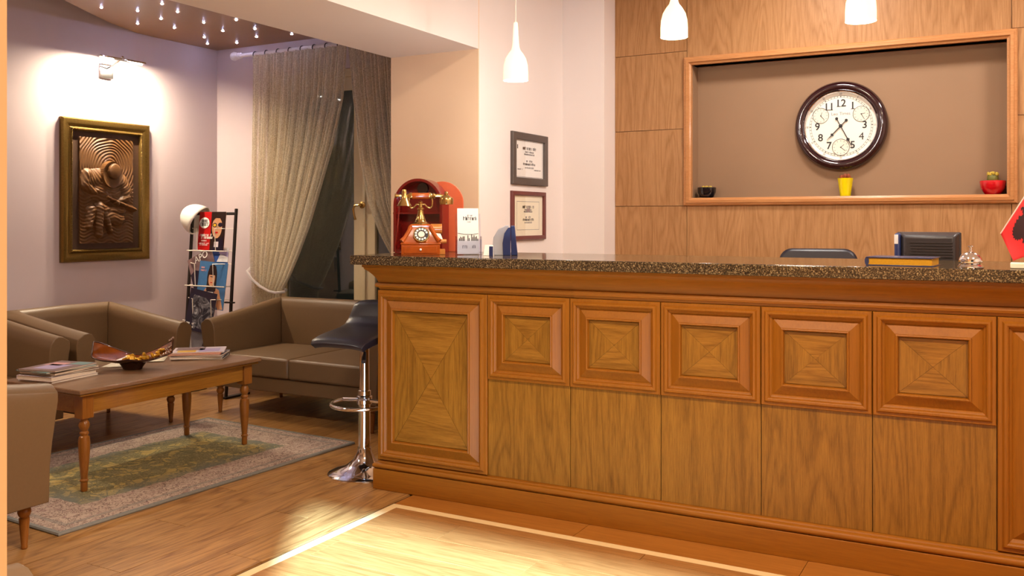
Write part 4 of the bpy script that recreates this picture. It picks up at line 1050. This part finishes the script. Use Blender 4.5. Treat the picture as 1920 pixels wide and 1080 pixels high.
bl.build('printed_photo', 'ink', bf, smooth=0)
bcd = thing('brochure', 'small white card standing in front of the tall brochure', 'brochure', (q.x-.006, 3.80, ZT+.0045), YAW+.12)
cf = MB().box(-.056, .050, -.0015, .0015, 0, .062).build('leaf', 'paper', bcd); cf.location = (0, -.043, 0); cf.rotation_euler = (math.radians(-4), 0, 0)
print_line(cf, 'ink_grey', -.02, .034, .022, .014, -.0016, 54); print_line(cf, 'ink_grey', .022, .034, .020, .012, -.0016, 55)

# small display unit
q = at(948, 480, Y=3.80)
du = thing('display_unit', 'small dark blue display unit with curved grey back on the worktop', 'display', (q.x, 3.80, ZT), YAW)
prof = [(-.055, 0), (-.062, .04), (-.058, .085), (-.035, .125), (.0, .142), (.015, .142), (.02, 0)]
pz = MB(); n = len(prof)
vs = [(x, y, z_) for y in (-.01, .11) for x, z_ in prof]
MB().add(vs, [tuple(range(n)), tuple(range(2*n-1, n-1, -1))]+[(i, (i+1) % n, n+(i+1) % n, n+i) for i in range(n)]).build('housing', 'grey_plastic', du, smooth=40, bevel=.003)
pr2 = [(-.012, 0), (-.014, .06), (-.006, .105), (.012, .132), (.024, .134), (.024, 0)]; n = len(pr2)
vs = [(x, y, z_) for y in (-.02, -.0105) for x, z_ in pr2]
MB().add(vs, [tuple(range(n)), tuple(range(2*n-1, n-1, -1))]+[(i, (i+1) % n, n+(i+1) % n, n+i) for i in range(n)]).build('side_panel', 'navy_plastic', du, smooth=40, bevel=.002)
MB().add([(.026, -.022, 0), (.058, -.022, 0), (.044, -.022, .142), (.024, -.022, .142), (.026, .11, 0), (.058, .11, 0), (.044, .11, .142), (.024, .11, .142)], [(0, 1, 2, 3), (7, 6, 5, 4), (0, 4, 5, 1), (1, 5, 6, 2), (2, 6, 7, 3), (3, 7, 4, 0)]).build('screen_panel', 'navy_plastic', du, bevel=.004)
q = at(922, 480, Y=3.76)
cs = thing('card_stand', 'small white and blue card stand beside the display unit', 'card stand', (q.x+.004, 3.73, ZT), YAW)
MB().add([(-.03, -.02, 0), (.02, -.02, 0), (.018, -.004, .05), (-.022, -.004, .05), (-.03, .02, 0), (.02, .02, 0), (.018, .004, .05), (-.022, .004, .05)], [(0, 1, 2, 3), (7, 6, 5, 4), (0, 4, 5, 1), (1, 5, 6, 2), (2, 6, 7, 3), (3, 7, 4, 0)]).build('stand', 'white_plastic', cs, bevel=.002)
bx('card', 'navy_plastic', cs, .0, .018, -.026, -.022, 0, .045)

# book
q0, q1 = at(1629, 499, Y=3.60), at(1762, 503, Y=3.60)
bk = thing('book', 'dark blue hardcover book with gilt page edges lying on the worktop', 'book', ((q0.x+q1.x)/2-.01, 3.69, ZT), math.radians(-5))
bk.scale = (.9, .9, .95)
bx('pages', 'gilt_pages', bk, -.122, .122, -.082, .082, .004, .030)
bx('cover', 'book_blue', bk, -.128, .128, -.088, .086, .030, .034, bevel=.001); bx('cover', 'book_blue', bk, -.128, .128, -.088, .086, 0, .004, bevel=.001)
MB().lathe([(.017, -.087), (.017, .085)], 16, Matrix.Translation((-.126, 0, .017)) @ Matrix.Diagonal((.5, 1, 1, 1)) @ Matrix.Rotation(PI/2, 4, 'X')).build('spine', 'book_blue', bk)
# bell
q = at(1820, 505, Y=3.56)
bl = thing('desk_bell', 'small chrome service bell on the worktop', 'bell', (q.x, 3.56, ZT), 0)
MB().lathe([(.040, 0), (.042, .003), (.042, .008), (.036, .015), (.030, .020)], 32).build('bell_base', 'chrome', bl)
MB().lathe([(.038, .022), (.039, .025), (.037, .036), (.030, .048), (.018, .056), (.006, .059), (.006, .062)], 32).build('dome', 'chrome', bl)
MB().lathe([(.004, .060), (.004, .074), (.009, .076), (.009, .079), (.001, .080)], 16).build('plunger', 'chrome', bl)
# flag
fb = d2w(2.80, .10)
FY = 3.64
fl = thing('table_flag', 'red table flag with black double headed eagle on a small stand', 'flag', (0, 0, 0))
bq = at(1925, 505, Y=FY)
MB().box(bq.x-.05, bq.x+.075, FY-.035, FY+.035, ZT, ZT+.020).build('base', 'paper_cream', fl, bevel=.004)
A = at(1962, 305, Y=FY); B = at(1876, 438, Y=FY-.03); Cc = at(1900, 489, Y=FY-.03); Dd = at(1962, 467, Y=FY)
MB().tube([(bq.x+.05, FY, ZT+.02), (A.x+.006, FY, A.z+.06)], .004, 8).build('pole', 'brass', fl)
MB().ball((A.x+.006, FY, A.z+.066), .009, 10, 6).build('finial', 'brass', fl)
def fpt(u, v, off=0):
    p = (A*(1-v)+Dd*v)*(1-u)+(B*(1-v)+Cc*v)*u
    return (p.x, p.y+.012*math.sin(u*7+v*3)*u-off, p.z)
fc = MB().grid(lambda u, v: fpt(u, v), 24, 16).build('cloth', 'flag_red', fl, smooth=80, solid=.0008)
MB().tube([fpt(i/12, 0) for i in range(13)], .0022, 6).build('fringe', 'fringe', fl)
eagle_half = [(0, .16), (.035, .10), (.09, .08), (.10, .13), (.05, .15), (.07, .19), (.05, .24), (.10, .23), (.17, .16), (.20, .22), (.24, .17), (.27, .23), (.30, .19), (.335, .26), (.36, .23), (.38, .30), (.405, .28), (.40, .36), (.43, .36), (.40, .44), (.43, .46), (.385, .51), (.40, .55), (.345, .57), (.34, .62), (.28, .61), (.25, .66), (.20, .63), (.16, .70), (.20, .74), (.17, .78), (.13, .75), (.10, .82), (.06, .78), (.07, .90), (.03, .84), (0, .92)]
eg = [(.5+x*.95, y) for x, y in eagle_half]+[(.5-x*.95, y) for x, y in reversed(eagle_half[1:-1])]
def epos(x_, y_): return fpt(x_*.8+.10, y_*.92+.02, .0018)
def inside(x, y):
    c_ = False; n_ = len(eg)
    for i in range(n_):
        (xa, ya), (xb, yb_) = eg[i], eg[i-1]
        if (ya > y) != (yb_ > y) and x < (xb-xa)*(y-ya)/(yb_-ya)+xa: c_ = not c_
    return c_
em = MB(); NU = 90
for i in range(NU):
    for j in range(NU):
        if inside((i+.5)/NU, (j+.5)/NU): em.add([epos(a/NU, b/NU) for a, b in ((i, j), (i+1, j), (i+1, j+1), (i, j+1))], [(0, 1, 2, 3)])
em.build('eagle_emblem', 'flag_black', fl, smooth=0, fixn=False)

# things behind the desk
oc = thing('office_chair', 'black office chair whose rounded back shows over the worktop', 'office chair', (-.905, 4.95, 0), math.radians(8))
def ocb(u, v):
    s = u*2-1; return (s*.215, -.03*(1-s*s)-.0+.03*v, .66+.475*v)
rw, rh, rr_ = .205, .46, .07
poly = []
for cx_, cy_, a0 in ((rw-rr_, rr_, -90), (rw-rr_, rh-rr_, 0), (-rw+rr_, rh-rr_, 90), (-rw+rr_, rr_, 180)):
    for k in range(7): a = math.radians(a0+15*k); poly.append((cx_+rr_*math.cos(a), cy_+rr_*math.sin(a)))
MB().prism(poly, -.03, .03, Matrix.Translation((0, .20, .685)) @ Matrix.Rotation(math.radians(82), 4, 'X')).build('backrest', 'black_leather', oc, smooth=30, bevel=.018)
bx('seat', 'black_leather', oc, -.22, .22, -.22, .20, .43, .50, bevel=.03)
MB().tube([(0, .0, .42), (0, .22, .44), (0, .27, .56), (0, .25, .80)], .018, 10).build('back_bar', 'black_metal', oc)
MB().lathe([(.025, .07), (.025, .43)], 16).build('gas_column', 'black_metal', oc)
for k in range(5):
    a = 2*PI*k/5; MB().tube([(0, 0, .085), (.27*math.cos(a), .27*math.sin(a), .06)], [.022, .014], 8).build('foot_spoke', 'black_plastic', oc)
    MB().lathe([(.025, -.018), (.025, .018)], 14, Matrix.Translation((.27*math.cos(a), .27*math.sin(a), .025)) @ Matrix.Rotation(PI/2, 4, 'X')).build('caster', 'black_plastic', oc)
q = at(1737, 470, Y=4.28)
mo = thing('monitor', 'black computer monitor seen from behind over the worktop', 'monitor', (q.x, 4.28, .745), math.radians(-8))
MB().lathe([(.13, 0), (.13, .008), (.03, .02)], 28, Matrix.Diagonal((1, .8, 1, 1))).build('stand_base', 'black_plastic', mo)
MB().tube([(0, 0, .01), (0, .02, .12)], .022, 10).build('stand_neck', 'black_plastic', mo)
MT = 1.25-.745
pr = [(-.145, .11), (-.15, .13), (-.15, MT-.01), (-.145, MT), (.10, MT), (.13, MT-.02), (.14, MT-.08), (.14, .13), (.13, .11)]
MB().box(-.128, .128, .03, .055, .10, MT-.003).build('bezel', 'black_plastic', mo, bevel=.006)
tub([(.112, .05, 0)]).v
bb = MB(); vs = []
for x0, x1, y, z0, z1 in ((-.124, .124, .031, .104, MT-.004), (-.10, .12, .0, .12, MT-.012), (-.085, .112, -.02, .14, MT-.022)):
    vs += [(x0, y, z0), (x1, y, z0), (x1, y, z1), (x0, y, z1)]
bb.add(vs, [(i*4+k, i*4+(k+1) % 4, (i+1)*4+(k+1) % 4, (i+1)*4+k) for i in range(2) for k in range(4)]+[(8, 9, 10, 11)])
bb.build('back_shell', 'black_plastic', mo, smooth=30, bevel=.008)
for k in range(9): bx('vent_rib', 'black_plastic', mo, -.06, .108, -.024, -.019, MT-.05-k*.012, MT-.044-k*.012)
MB().box(-.130, -.104, -.012, .05, .11, MT-.008).build('side_cheek', 'navy_plastic', mo, bevel=.01)
MB().box(-.128, -.112, -.0135, -.012, MT-.055, MT-.015).build('port_mark', 'print_white', mo, bevel=.001)
bx('screen', 'black_plastic', mo, -.115, .115, .055, .057, .12, MT-.02)
